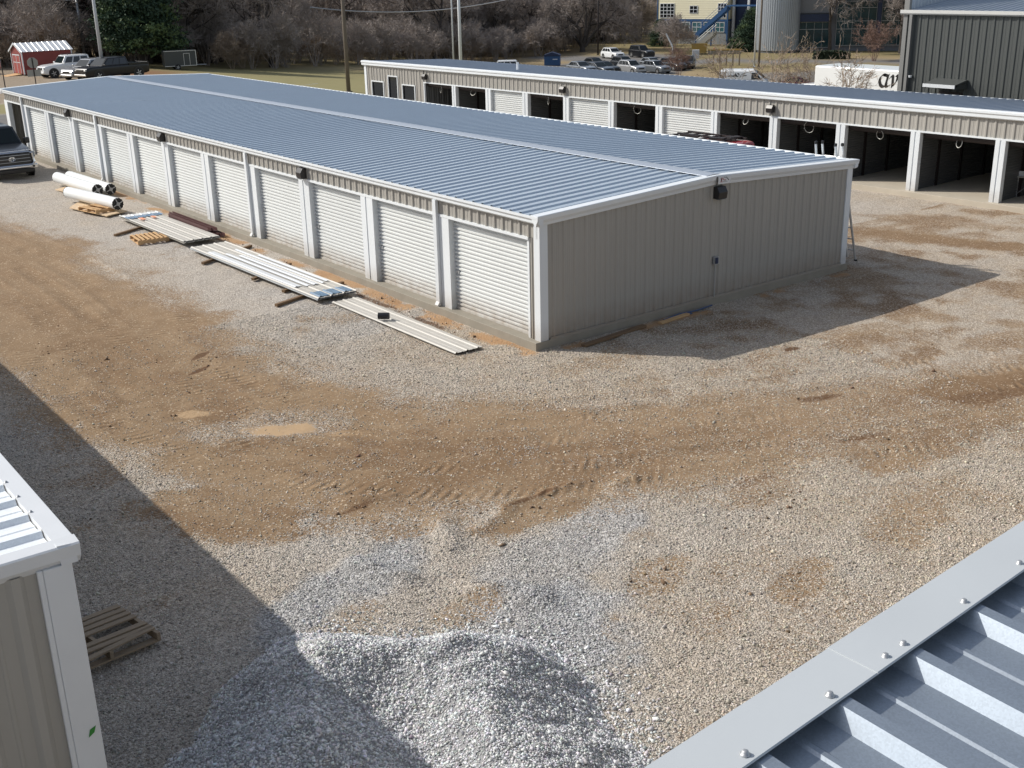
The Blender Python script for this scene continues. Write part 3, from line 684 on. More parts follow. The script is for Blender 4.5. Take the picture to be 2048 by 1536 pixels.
# the open bay at the far end
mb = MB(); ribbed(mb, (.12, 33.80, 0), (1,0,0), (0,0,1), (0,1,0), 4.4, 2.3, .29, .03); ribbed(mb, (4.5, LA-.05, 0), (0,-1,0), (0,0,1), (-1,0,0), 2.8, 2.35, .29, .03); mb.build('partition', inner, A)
for y in (27.75, 18.5, 9.25): wall_light(A, (-.036, y, 2.125))
wl = wall_light(A, (4.72, -.034, 2.27), R(90))
mb = MB(); mb.box(-.07, .07, -.06, 0, -.08, .08); mb.tube([(0,-.02,-.08),(0,-.02,-.8)], .012, 6); ob = mb.build('outlet_box', steel, A); ob.location = (4.72, -.034, .82)
MB().box(-.05, .02, -.085, -.06, -.06, .07).build('box_cover', blue_dk, ob)

# ================================================================== second storage building (open bays)
BANG = math.atan(.036)
B = empty('storage_building', (18.415, 0, 0), BANG, 'storage building behind with open dark bays between white posts under a tan fascia', 'storage building')
BY0, BY1, BD = -9.0, 35.6, 5.0
MB().box(-.22, BD+.1, BY0, BY1+.03, -1.4, 0).build('foundation_slab', concrete_lit, B, bevel=.01)
def zB(y): return 2.44-.005*y
mb = MB()
rv = Vector((BD, 0, -.22)); rn = rv.normalized()
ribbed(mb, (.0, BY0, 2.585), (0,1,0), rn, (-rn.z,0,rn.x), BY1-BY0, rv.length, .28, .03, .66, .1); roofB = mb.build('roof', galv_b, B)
mb = MB(); mb.tube([(1.6, 25.4, 2.4), (1.6, 25.4, 2.85)], .06, 8); mb.build('vent_pipe', panel_wh, roofB)
gpB = [(.02,2.39),(-.09,2.39),(-.125,2.42),(-.125,2.50),(-.155,2.54),(-.155,2.60),(-.11,2.625),(.06,2.625),(.06,2.59)]
MB().prism(gpB, BY0, BY1+.10, 'Y').build('gutter', trim, B, fixn=True)
MB().box(BD-.02, BD+.12, BY0, BY1+.1, 2.20, 2.375).build('gutter', trim, B)
mb = MB(); ribbed(mb, (BD, BY0, 0), (0,1,0), (0,0,1), (1,0,0), BY1-BY0, 2.3, .28, .03); mb.build('back_wall', tan, B)
mb = MB(); ribbed(mb, (BD, BY1, 0), (-1,0,0), (0,0,1), (0,1,0), BD, lambda u: 2.34+.22*u/BD, .28, .03); mb.build('end_wall', tan, B)
piers = [(27.91,28.19),(25.33,25.69),(22.79,23.15),(20.19,20.53),(17.57,17.88),(14.97,15.32),(12.29,12.58),(9.63,9.95),(6.91,7.25),(4.22,4.54),(1.48,1.79),(-1.22,-.9),(-3.9,-3.58),(-6.6,-6.28)]
oy1 = 30.38
mb = MB(); ribbed(mb, (-.004, oy1+.02, 1.85), (0,-1,0), (0,0,1), (-1,0,0), oy1-BY0, .56, .281, .03, .6, .1); mb.build('fascia_panel', tan, B)
MB().box(-.05, .05, BY0, oy1+.06, 1.80, 1.85).build('header_trim', trim, B)
# office end: panels around two windows and a door
holes = [(33.93,34.95,.89,1.63),(32.68,33.45,0,1.95),(31.22,32.23,.89,1.60)]
mb = MB(); cuts = [30.44]
for h_ in sorted(holes): cuts += [h_[0], h_[1]]
cuts.append(35.42)
for i in range(len(cuts)-1):
    a, b = cuts[i], cuts[i+1]; hh = [h_ for h_ in holes if abs(h_[0]-a) < .01]
    if hh:
        z0, z1 = hh[0][2:]
        if z0 > 0: ribbed(mb, (-.004, b, 0), (0,-1,0), (0,0,1), (-1,0,0), b-a, z0, .281, .03, .6, .1)
        ribbed(mb, (-.004, b, z1), (0,-1,0), (0,0,1), (-1,0,0), b-a, 2.4-z1, .281, .03, .6, .1)
    else: ribbed(mb, (-.004, b, 0), (0,-1,0), (0,0,1), (-1,0,0), b-a, 2.4, .281, .03, .6, .1)
mb.build('front_wall', tan, B)
for y0, y1, z0, z1 in holes:
    mb = MB(); q = .05
    mb.box(-.05, .06, y0-q, y0, max(z0-q,0), z1+q); mb.box(-.05, .06, y1, y1+q, max(z0-q,0), z1+q); mb.box(-.05, .06, y0, y1, z1, z1+q)
    if z0 > 0: mb.box(-.05, .06, y0, y1, z0-q, z0)
    f = mb.build('window' if z0 > 0 else 'office_door', trim, B)
    MB().box(.02, .05, y0, y1, z0, z1).build('pane', glass, f)
    fr = MB(); fr.box(-.01, .019, y0, y0+.05, z0, z1); fr.box(-.01, .019, y1-.05, y1, z0, z1); fr.box(-.01, .019, y0+.05, y1-.05, z1-.05, z1); fr.box(-.01, .019, y0+.05, y1-.05, z0, z0+.06); fr.build('sash', dkbox, f)
MB().box(-.04, .03, 35.42, 35.60, 0, 2.39).build('corner_trim', trim, B)
MB().box(-.045, .05, 30.38, 30.44, 0, 1.80).build('door_jamb', trim, B)
for y0, y1 in piers:
    w = y1-y0; mb = MB(); mb.box(-.05, .13, y0, y0+w*.40, 0, 1.80); mb.box(-.03, .13, y0+w*.40, y0+w*.58, 0, 1.80); mb.box(-.05, .13, y0+w*.58, y1, 0, 1.80); mb.build('door_pier', trim, B)
bays = [(28.19,30.38,1)] + [(piers[i+1][1], piers[i][0], o) for i, o in enumerate([1,0,1,0,1,0,1,1,1,1,1,1,1])]
for i, (y0, y1, op) in enumerate(bays):
    if not op:
        d_ = part('roller_door', roller_door_mesh(round(y1-y0, 3), 1.80), B, (.10, y0, .004))
    else:
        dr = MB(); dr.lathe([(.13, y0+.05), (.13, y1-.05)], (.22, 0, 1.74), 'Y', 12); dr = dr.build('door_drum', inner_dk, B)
        ym = (y0+y1)/2; pts = [(.12+.05*math.sin(i*2+t), ym+(.13+.03*math.sin(i*1.7))*math.sin(t), 1.58+(.15+.03*math.cos(i*2.3))*math.cos(t+.25*math.sin(i*3.1))) for t in [R(a) for a in range(30, 331, 25)]]
        MB().tube(pts, .010, 6).build('pull_rope', sign_grey, B)
for y0, y1 in piers[:-1]:
    ym = (y0+y1)/2
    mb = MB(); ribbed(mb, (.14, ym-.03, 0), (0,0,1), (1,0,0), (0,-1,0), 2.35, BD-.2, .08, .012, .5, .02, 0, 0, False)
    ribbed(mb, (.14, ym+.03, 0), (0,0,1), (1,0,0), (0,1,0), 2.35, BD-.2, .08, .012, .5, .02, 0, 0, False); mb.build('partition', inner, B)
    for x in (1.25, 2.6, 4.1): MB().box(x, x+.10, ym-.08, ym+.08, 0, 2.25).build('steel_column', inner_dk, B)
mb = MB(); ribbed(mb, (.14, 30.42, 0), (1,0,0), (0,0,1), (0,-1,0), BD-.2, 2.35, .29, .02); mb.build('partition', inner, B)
for y in (30.25, 20.5, 9.9): wall_light(B, (-.04, y, 2.10))

# ================================================================== near left building
Cb = empty('storage_building', (-11.4, -9.46, 0), 0, 'near storage building at the left edge showing only a white-trimmed roof corner', 'storage building')
CX1, CY0, CL, CW = .0, .0, 22.0, 9.0
mb = MB(); ribbed(mb, (-CW, .1, 3.32), (0,1,0), (1,0,0), (0,0,1), CL-.2, CW-.02, .305, .036, .7, .17); rc = mb.build('roof', galv_c, Cb)
et = MB(); et.prism([(-.012,3.362),(.120,3.352),(.128,3.34),(.10,3.27),(.10,3.22),(-.0,3.22),(-.012,3.30)], 0, CL, 'Y').build('eave_trim', trim_old, Cb, fixn=True)
mb = MB(); mb.prism([(.10,3.366),(-.0,3.355),(-.012,3.345),(.0,3.26),(.05,3.20),(.10,3.20)], -CW, .126, 'X').build('gable_trim', trim_old, Cb, fixn=True)
mb = MB(); ribbed(mb, (-CW, .05, 0), (1,0,0), (0,0,1), (0,-1,0), CW-.10, 3.22, .305, .03, .62, .12); mb.build('end_wall', tan_d, Cb)
mb = MB(); ribbed(mb, (.05, 0.1, 0), (0,1,0), (0,0,1), (1,0,0), CL-.2, 3.24, .305, .03); mb.build('side_wall', tan_d, Cb)
MB().box(-.115, .065, .008, .09, 0, 3.22).box(-.15, -.115, .014, .05, 0, 3.22).build('corner_trim', trim_old, Cb, bevel=.006)
gt = MB().add([(-.02,.006,1.93),(.02,.006,1.955),(.035,.006,2.0),(-.005,.006,1.985),(-.02,.003,1.93),(.02,.003,1.955),(.035,.003,2.0),(-.005,.003,1.985)], [(0,1,2,3),(4,5,6,7),(0,1,5,4),(1,2,6,5),(2,3,7,6),(3,0,4,7)]).build('tape_scrap', green_tape, Cb)
screw_me = MB().lathe([(.014,0),(.014,.003),(.008,.004),(.008,.010),(.005,.012)], (0,0,0), 'Z', 8).mesh('screw', steel, True)
for k in range(26): part('screw', screw_me, Cb, (.004, .62+.305*k, 3.361))

# ================================================================== near right building (under the camera)
D = empty('storage_building', (-10.5, -14.61, 0), R(3.6), 'near building at the lower right corner, bright ribbed metal roof with wide pale trim', 'storage building')
DX0, DX1 = -4.0, 14.0
rsl = Vector((0, -8.0, -.57)); rdn = rsl.normalized()
mb = MB(); ribbed(mb, (DX0, -.08, 4.845), (1,0,0), rdn, (0, rdn.z, -rdn.y), DX1-DX0, rsl.length, .34, .045, .70, .276, 0, 0, True); rd_ = mb.build('roof', galv_near, D)
tp = [(.0,4.78),(.004,4.885),(-.006,4.900),(-.160,4.897),(-.163,4.892),(-.006,4.895),(-.004,4.78)]
mb = MB(); mb.prism(tp, DX0, -.08, 'X'); mb.build('ridge_trim', trim_d, D, fixn=True)
mb = MB(); mb.prism([(a*1.01, b+.003) for a, b in tp], -.12, DX1, 'X'); mb.build('ridge_trim', trim_d, D, fixn=True)
mb = MB(); ribbed(mb, (DX1, -.02, 0), (-1,0,0), (0,0,1), (0,1,0), DX1-DX0, 4.80, .305, .03); mb.build('side_wall', tan, D)
mb = MB(); ribbed(mb, (DX1, -8, 0), (0,1,0), (0,0,1), (1,0,0), 7.95, 4.55, .305, .03); ribbed(mb, (DX0, -.05, 0), (0,-1,0), (0,0,1), (-1,0,0), 7.95, 4.55, .305, .03); mb.build('end_wall', tan, D)
scr2 = MB().lathe([(.0135,0),(.0135,.0025),(.009,.004),(.0085,.011),(.005,.013)], (0,0,0), 'Z', 8).mesh('screw', steel, True)
for x in [-.99, -.65, -.30, -.04, .05, .38, .72, 1.06, 1.40]: part('screw', scr2, D, (x, -.135, 4.8975))

# ================================================================== things lying about the yard
def pallet(name, label, loc, rz, w, l, mats, nb=7, tilt=(0,0), group=None, gap_at=None, broken=False, up=0):
    t = empty(name, loc, rz, label, 'pallet', group); t.rotation_euler = (tilt[0], tilt[1], rz)
    for i in range(nb):
        y = -l/2 + (i+.5)*l/nb; bw = l/nb*(.54 if nb < 8 else .66)
        if gap_at and i in gap_at: continue
        mb = MB(); mb.obox((0, y, .125), (w, bw, .018), R(random.uniform(-1.2, 1.2)) if not (broken and i == 0) else R(9)); mb.build('top_board', mats, t)
    for x in (-w/2+.02, 0, w/2-.02): MB().box(x-.02, x+.02, -l/2, l/2, .03, .115).build('stringer', mats, t)
    for y in (-l/2+.06, 0, l/2-.06): MB().box(-w/2, w/2, y-.05, y+.05, .008, .029).build('bottom_board', mats, t)
    return t
random.seed(5)
pallet('wooden_pallet', 'weathered grey wooden pallet on the gravel in the shade of the near left building', (-10.22, -4.92, G+.03), R(8), 1.12, 1.0, wood_old, 8, (R(-4), R(2)), None, (3,), True)
pallet('wooden_pallet', 'yellow wooden pallet standing on the gravel against the stack of grey sheet panels', (-2.18, 14.72, G+.01), R(84), .90, .86, woodw, 7, (R(0), R(0)))
def door_roll(label, a, b, rad):
    a, b = Vector(a), Vector(b); L = (b-a).length; ang = math.atan2(b.y-a.y, b.x-a.x)
    t = empty('rolled_door', ((a.x+b.x)/2, (a.y+b.y)/2, a.z), ang, label, 'rolled door', 'rolled up doors lying beside the building'); t.rotation_euler = (0, 0, ang)
    mb = MB(); prof = []
    mb.lathe([(rad*.985, -L/2+.03), (rad, -L/2+.04), (rad, L/2-.04), (rad*.985, L/2-.03)], (0,0,0), 'X', 28); o = mb.build('curtain_roll', roll_w, t)
    for s in (-1, 1):
        x = s*L/2; mb = MB(); V = []
        n = 26
        ring = [[(x-s*.03+k*s*.035, rr_*math.cos(2*math.pi*j/n), rr_*math.sin(2*math.pi*j/n)) for j in range(n) for rr_ in [rad*(1.04 if j % 2 else .93)]] for k in (0, 1)]
        mb.loft(ring); w = mb.build('drum_wheel', rubber, t, fixn=True)
        m2 = MB(); m2.lathe([(rad*.30, x+s*.006), (rad*.30, x+s*.03), (rad*.12, x+s*.03), (rad*.12, x+s*.05)], (0,0,0), 'X', 14)
        for k in range(4):
            q = k*math.pi/2+.4; m2.obox((x+s*.012, rad*.55*math.cos(q), rad*.55*math.sin(q)), (.012, rad*.7, rad*.14), 0, q)
        m2.build('hub', steel, w)
    return t
RR = .185
door_roll('white rolled-up door with toothed black end wheels lying nearest the pallet and plywood', (-2.02, 22.35, G+.14+RR), (-1.50, 19.10, G+.10+RR), RR)
door_roll('white rolled-up door in the middle of the three', (-1.32, 25.9, G+.12+RR), (-1.10, 22.2, G+.06+RR), RR)
door_roll('white rolled-up door of the pair lying closest to the building wall', (-.80, 26.2, G+.06+RR), (-.62, 22.35, G+.04+RR), RR)
def sheet(name, label, cat, pts, z, th, mat):
    V = [(x, y, z) for x, y in pts] + [(x, y, z+th) for x, y in pts]
    o = MB().add(V, [(3,2,1,0),(4,5,6,7),(0,1,5,4),(1,2,6,5),(2,3,7,6),(3,0,4,7)]).build(name, mat); return tag(o, label, cat)
sheet('plywood_sheet', 'pale sheet of plywood lying flat under the nearest rolled-up door', 'board', [(-2.45,20.95),(-2.0,18.75),(-1.25,19.1),(-1.75,22.0)], G+.05, .03, osb)
sheet('plywood_sheet', 'pale board sticking out under the far pair of rolled-up doors', 'board', [(-1.75,24.8),(-1.5,23.3),(-.9,23.4),(-1.1,25.2)], G+.04, .03, osb)
pallet('wooden_pallet', 'broken yellow pallet lying on the plywood sheet beside the rolled-up door', (-1.98, 19.75, G+.08), R(104), 1.0, .66, woodw, 5, (0, 0), None, (2,))
def panel_stack(label, p0, p1, wid, z, layers, mats, ribs=.2, bands=True):
    """ribbed sheets lying along p0->p1"""
    a, b = Vector(p0), Vector(p1); L = (b-a).length; ang = math.atan2(b.y-a.y, b.x-a.x)
    t = empty('panel_stack', (a.x, a.y, z), ang, label, 'metal panels', None)
    for i in range(layers):
        mb = MB(); o = random.uniform(-.03, .03) if i else 0
        ribbed(mb, (o, -wid/2+(random.uniform(-.012,.012) if i else 0), .012*i), (0,1,0), (1,0,0), (0,0,1), wid, L, ribs, .020, .80, .02, 0, 0, True)
        mb.build('sheet', mats[i % len(mats)], t)
    return t, L
t1, L1 = panel_stack('stack of grey ribbed wall sheets with a blue film end, beside the yellow pallet', (-1.35, 18.0), (-1.27, 13.2), 1.05, G+.11, 6, [panel_new], .255)
mb = MB(); ribbed(mb, (.25, -.53, .078), (0,1,0), (1,0,0), (0,0,1), 1.06, .55, .255, .020, .80, .02); mb.build('protective_film', bluefilm, t1)
mb = MB(); ribbed(mb, (.22, -.53, .082), (0,1,0), (1,0,0), (0,0,1), 1.06, .25, .255, .020, .80, .02); mb.build('protective_film', panel_wh, t1)
om = M('orange_mark', (.75,.32,.18)); MB().obox((1.15, -.25, .11), (.34, .12, .004)).build('paint_mark', om, t1); MB().obox((1.1, .12, .11), (.3, .1, .004)).build('paint_mark', om, t1)
t2, L2 = panel_stack('long stack of bright white ribbed sheets raised on boards, middle of the row', (-1.40, 12.55), (-1.27, 5.72), 1.0, G+.10, 5, [panel_new, panel_wh], .32)
for k_, (y_, w_, x_, l_) in enumerate([(-.46,.20,1.0,4.7), (-.20,.13,1.5,4.3), (-.02,.16,1.9,3.9), (.20,.10,1.2,4.6), (.36,.10,2.2,3.5)]):
    mb = MB(); ribbed(mb, (x_, y_, .070), (0,1,0), (1,0,0), (0,0,1), w_, l_, .32, .012, .80, .04, 0, 0, False); mb.build('white_film', panel_wh, t2)
mb = MB(); ribbed(mb, (6.35, -.45, .062), (0,1,0), (1,0,0), (0,0,1), .9, .45, .32, .020, .80, .04); mb.build('protective_film', bluefilm, t2)
t3, L3 = panel_stack('single long tan-grey ribbed sheet flat on the gravel, with a black roll on it', (-1.17, 5.55), (-1.15, .78), .66, G+.035, 2, [panel_new], .255)
rl = MB(); rl.lathe([(.045,-.12),(.07,-.12),(.07,.12),(.045,.12)], (0,0,0), 'X', 16); rl = rl.build('black_roll', black_p, None, bevel=.006); rl.location = (-1.36, 3.55, G+.15); rl.rotation_euler = (0, 0, R(-40)); tag(rl, 'small black plastic roll lying on the single long tan-grey sheet', 'roll')
MB().lathe([(.03,-.122),(.03,.122)], (0,0,0), 'X', 10).build('core', inner, rl)
# dunnage boards
for lab, a, b, z in [('brown board poking out from under the stack of grey sheets towards the dirt track', (-2.75,15.9), (-1.0,16.9), G+.03), ('brown board under the far end of the long white stack', (-2.2,11.0), (-.4,12.0), G+.025),
                     ('brown board under the middle of the long white stack, reaching towards the clay edge', (-1.95,8.6), (-.55,9.4), G+.03), ('brown board under the near end of the long white stack, sticking out over the gravel', (-2.55,6.15), (-.45,6.9), G+.025),
                     ('short brown board lying crosswise under the near edge of the long white stack', (-1.9,7.1), (-.75,7.6), G+.03)]:
    a, b = Vector((*a, 0)), Vector((*b, 0)); mid = (a+b)/2; q = b-a
    o = MB().obox((0,0,0), (q.length, .09, .06)).build('board', wood_br, None, bevel=.004); o.location = (mid.x, mid.y, z+.02); o.rotation_euler = (0, 0, math.atan2(q.y, q.x)); tag(o, lab, 'board')
pl = empty('steel_purlins', (-.62, 15.45, G), R(90.5), 'bundle of dark red primed steel channels lying along the slab beside the grey sheets', 'steel channels')
for i, (yy, zz) in enumerate([(-.14,.03),(0,.035),(.13,.03),(-.06,.15),(.07,.15)]):
    mb = MB(); x0, x1 = -1.8+.1*i, 1.72-.13*((i*2) % 3)
    mb.box(x0, x1, yy-.055, yy+.055, zz, zz+.008); mb.box(x0, x1, yy-.055, yy-.047, zz+.008, zz+.10); mb.box(x0, x1, yy+.047, yy+.055, zz+.008, zz+.10)
    mb.build('channel', purlin, pl)
o = MB().obox((0,0,0), (1.8, .12, .05), R(2)).build('board', wood_br, None, bevel=.004); o.location = (1.6, -.33, G+.03); o.rotation_euler = (0,0,R(4)); tag(o, 'dark board lying on the gravel along the foot of the shaded end wall', 'board')
o = MB().obox((0,0,0), (.9, .10, .04)).build('board', woodw, None); o.location = (3.3, -.28, G+.03); o.rotation_euler = (0,0,R(6)); tag(o, 'pale board end beside the blue strips at the foot of the end wall', 'board')
mb = MB(); mb.tube([(-.7,0,0),(-.2,.05,.02),(.3,.02,.01),(.8,.06,.02)], .018, 6); mb.obox((-.2,-.03,.0), (.6,.07,.02), R(3)); o = mb.build('blue_strap', M('faded_blue', (.06,.09,.17), .7)); o.location = (3.75, -.22, G+.03); tag(o, 'crumpled blue strip lying at the foot of the shaded end wall', 'strap')
# ladder on the far eave corner
ld = empty('ladder', (10.1, .45, G), 0, 'aluminium ladder leaning on the far right eave corner of the main building', 'ladder')
def rail(a, b, nm='rail'): 
    mb = MB(); mb.tube([a, b], .028, 6); mb.build(nm, alu, ld)
foot = [(.02,-.12,0), (-.16,.52,0)]
top_ = [(-.75,-.05,2.86), (-.75,.52,2.86)]
for i, (a, b) in enumerate(zip(foot, top_)):
    rail(a, b)
    MB().lathe([(.04,-.02),(.045,.05)], a, 'Z', 8).build('rubber_foot', black_p, ld)
    MB().lathe([(.035,0),(.035,.06),(.02,.07)], b, 'Z', 8).build('rubber_tip', black_p, ld)
    c = (a[0]-.30, a[1]+.03, .15); e = (b[0]-.04, b[1]+.16, 2.84); rail(c, e); MB().lathe([(.035,0),(.035,.06),(.02,.07)], e, 'Z', 8).build('rubber_tip', black_p, ld)
for k in range(1, 10):
    t = k/10; a = Vector(foot[0]).lerp(Vector(top_[0]), t); b = Vector(foot[1]).lerp(Vector(top_[1]), t); MB().tube([a, b], .018, 6).build('rung', alu, ld)
# table with a case in the rightmost open bay
tb = empty('folding_table', (19.85, 1.1, 0), R(2), 'folding work table standing inside the last open bay at the right edge', 'table')
MB().box(-.35, .35, -.75, .75, .60, .63).build('tabletop', panel_new, tb, bevel=.006)
for y in (-.55, .55):
    mb = MB(); mb.tube([(-.28,y,0),(-.28,y,.58),(.28,y,.58),(.28,y,0)], .014, 6); mb.build('leg', steel, tb)
MB().tube([(-.28,.55,.1),(-.05,.1,.57)], .01, 5).build('brace', steel, tb)
cs = empty('tool_case', (19.72, 1.5, .632), R(10), 'grey case lying on the folding table in the last open bay', 'case')
MB().box(-.14,.14,-.22,.22,0,.15).build('case_body', panel_wh, cs, bevel=.01); MB().box(-.145,.145,-.225,.225,.15,.19).build('lid', inner_dk, cs, bevel=.01)
# shelf unit in the first bay of the far building
sh = empty('shelf_rack', (18.15, 26.85+1.6, 0), BANG, 'white cross-braced rack standing in the first open bay of the building behind', 'rack')
for x in (-.0, .5):
    for y in (0, .55): MB().box(x-.02, x+.02, y-.02, y+.02, 0, 1.62).build('post', panel_wh, sh)
for z in (.3, .95, 1.55): MB().box(-.02, .52, -.02, .57, z, z+.03).build('shelf', panel_wh, sh)
mb = MB(); mb.tube([(-.01,0,.95),(-.01,.55,.4)], .015, 5); mb.tube([(-.01,0,1.5),(-.01,.55,1.0)], .015, 5); mb.build('brace', panel_wh, sh)
mb = MB(); mb.box(.05,.4,.1,.45,.98,1.2); mb.box(.05,.35,.12,.4,.33,.55); o = mb.build('carton', wood_br, sh)

# ================================================================== vehicles
def wheel_set(t, r, w, tr, xs_, rimm=alu):
    for x in xs_:
        for s in (-1, 1):
            wm = MB(); y = s*tr
            wm.lathe([(r*.62, -w/2), (r*.94, -w/2), (r, -w/2+.03), (r, w/2-.03), (r*.94, w/2), (r*.62, w/2)], (0,0,0), 'Y', 20)
            o = wm.build('wheel', rubber, t); o.location = (x, y, r)
            rm = MB(); yy = s*(w/2-.02)
            rm.lathe([(r*.62, yy-.01), (r*.62, yy+.012)] if s > 0 else [(r*.62, yy-.012), (r*.62, yy+.01)], (0,0,0), 'Y', 18)
            for k in range(5):
                a = 2*math.pi*k/5; rm.obox((r*.34*math.cos(a), yy+s*.016, r*.34*math.sin(a)), (r*.5, .014, r*.13), 0, 0, -a)
            rm.build('rim', rimm, o)
def car(name, label, cat, loc, rz, mat, L=4.0, Wd=1.6, H=1.5, hood=.85, belt=.95, cab=(-.36,.18), roof=(-.30,.04), r=.30, kind='suv', group=None, clear=.19, rails=False, rimm=alu, sc=1.0, tail=None, dets=True, slope=0.):
    """forward +x. cab/roof are fractions of the length"""
    t = empty(name, loc, rz, label, cat, group); t.scale = (sc, sc, sc); t.rotation_euler = (0, slope, rz)
    h = Wd/2; xF, xR = L/2, -L/2
    def ring(x, zb, zt, w, inset=.12):
        return [(x,-w*.92,zb),(x,-w,zb+.10),(x,-w,zt-.16),(x,-w*(1-inset*.35),zt-.05),(x,-w*(1-inset),zt),(x,w*(1-inset),zt),(x,w*(1-inset*.35),zt-.05),(x,w,zt-.16),(x,w,zb+.10),(x,w*.92,zb)]
    cb0, cb1 = cab[0]*L, cab[1]*L; rf0, rf1 = roof[0]*L, roof[1]*L
    rear_z = tail if tail else belt
    st = [(xR, clear+.12, rear_z-.22, h*.86), (xR+.06, clear+.06, rear_z-.05, h*.95), (xR+.35, clear, rear_z, h), (cb0+.05 if cb0 > xR+.45 else xR+.5, clear, rear_z, h), (cb1, clear, belt, h), (cb1+.12, clear, belt-.02, h), (xF-.45, clear, hood, h*.98), (xF-.12, clear+.04, hood-.09, h*.93), (xF, clear+.1, hood-.26, h*.84)]
    mb = MB(); mb.loft([ring(*q) for q in st]); body = mb.build('body', mat, t, bevel=.03, fixn=True)
    # cabin hull
    wb, wr = h*.95, h*.80
    c = MB()
    def cr(x0, x1, z, w): return [(x0,-w,z),(x1,-w*.94,z),(x1,w*.94,z),(x0,w,z)]
    zt = H-.05
    base = cr(cb0, cb1, belt-.03, wb); top = cr(rf0, rf1, zt, wr); cap = cr(rf0+.12, rf1-.14, H, wr*.82)
    c.loft([base, top, cap]); cabo = c.build('cabin', mat, t, bevel=.035, fixn=True)
    # glass
    def pane(nm, quadpts, off, m=glass):
        P = [Vector(q) for q in quadpts]; n = (P[1]-P[0]).cross(P[3]-P[0]).normalized()
        if n.dot(off) < 0: n = -n
        V = [p+n*.012 for p in P] + [p-n*.02 for p in P]
        return MB().add(V, [(0,1,2,3),(7,6,5,4),(0,4,5,1),(1,5,6,2),(2,6,7,3),(3,7,4,0)]).build(nm, m, t, fixn=True)
    def lerp2(b, tp, u, v):     # b,tp are (p,q) edges
        x = Vector(b[0]).lerp(Vector(b[1]), u); y = Vector(tp[0]).lerp(Vector(tp[1]), u); return x.lerp(y, v)
    fb, ft = (base[1], base[2]), (top[1], top[2])
    pane('windscreen', [lerp2(fb, ft, .05, .10), lerp2(fb, ft, .95, .10), lerp2(fb, ft, .93, .93), lerp2(fb, ft, .07, .93)], Vector((1,0,.3)), wind)
    rb, rt = (base[0], base[3]), (top[0], top[3])
    pane('rear_window', [lerp2(rb, rt, .10, .16), lerp2(rb, rt, .90, .16), lerp2(rb, rt, .88, .88), lerp2(rb, rt, .12, .88)], Vector((-1,0,.2)))
    ns = 2 if kind in ('sedan', 'pickup2') else 3
    if kind == 'van': ns = 1
    for s, (b, tp) in ((-1, ((base[0], base[1]), (top[0], top[1]))), (1, ((base[3], base[2]), (top[3], top[2])))):
        e = [.05, .36, .64, .93] if ns == 3 else ([.08, .50, .92] if ns == 2 else [.66, .95])
        for i in range(len(e)-1):
            pane('side_window', [lerp2(b, tp, e[i]+.02, .14), lerp2(b, tp, e[i+1]-.02, .14), lerp2(b, tp, e[i+1]-.02, .88), lerp2(b, tp, e[i]+.02, .88)], Vector((0,s,0)))
    wx = (xR+L*.19, xF-L*.185)
    for x in wx:
        for s in (-1, 1):
            mb = MB(); mb.lathe([(r*1.16, 0), (r*1.16, .02)], (0,0,0), 'Y', 20); q = mb.build('wheel_arch', black_p, t); q.location = (x, s*h*1.0-.01, r*1.02)
    wheel_set(t, r, .2, h-.085, wx, rimm)
    if dets:
        for s in (-1, 1):
            mb = MB(); mb.obox((xF-.10, s*h*.70, hood-.20), (.10, h*.36, .13), R(-s*24)); mb.build('headlight', lens, t, bevel=.02)
            mb = MB(); mb.obox((xR+.055, s*h*.78, rear_z-.22), (.07, h*.22, .22)); mb.build('tail_light', M_tail, t, bevel=.02)
            mb = MB(); mb.obox((cb1-.12, s*(h+.09), belt+.05), (.10, .16, .12)); mb.build('mirror', mat if kind != 'pickup' else black_p, t, bevel=.02)
        MB().obox((xF-.02, 0, hood-.24), (.08, h*.95, .16)).build('grille', black_p, t, bevel=.02)
        MB().obox((xF-.04, 0, clear+.16), (.16, h*1.62, .14)).build('bumper', mat if kind != 'pickup' else chrome, t, bevel=.04)
        MB().obox((xR+.04, 0, clear+.16), (.16, h*1.62, .16)).build('bumper', mat, t, bevel=.04)
    if rails:
        for s in (-1, 1): MB().tube([(rf0+.15, s*wr*.82, H+.01), (rf0+.25, s*wr*.82, H+.07), (rf1-.3, s*wr*.82, H+.07), (rf1-.2, s*wr*.82, H+.01)], .018, 6).build('roof_rail', black_p, t)
    return t
M_tail = M('tail_light_red', (.25,.01,.012), .2, 0, .1)
def pickup(name, label, loc, rz, mat, sc=1., L=5.0, Wd=1.75, H=1.66, big=False, slope=0.):
    t = car(name, label, 'pickup truck', loc, rz, mat, L, Wd, H, 1.10 if big else 1.03, 1.17 if big else 1.06, (-.17,.25), (-.15,.14), .38, 'pickup', None, .32, False, alu, sc, 1.05, not big)
    MB().box(-L/2+.10, -.17*L, -Wd/2+.10, Wd/2-.10, 1.0, 1.026).build('bed_liner', black_p, t)
    for s in (-1, 1): MB().box(-L/2+.06, -.165*L, s*(Wd/2-.05)-.05, s*(Wd/2-.05)+.05, .95, 1.10).build('bed_rail', mat, t, bevel=.015)
    MB().box(-L/2+.03, -L/2+.10, -Wd/2+.1, Wd/2-.1, .55, 1.10).build('tailgate', mat, t, bevel=.015)
    return t
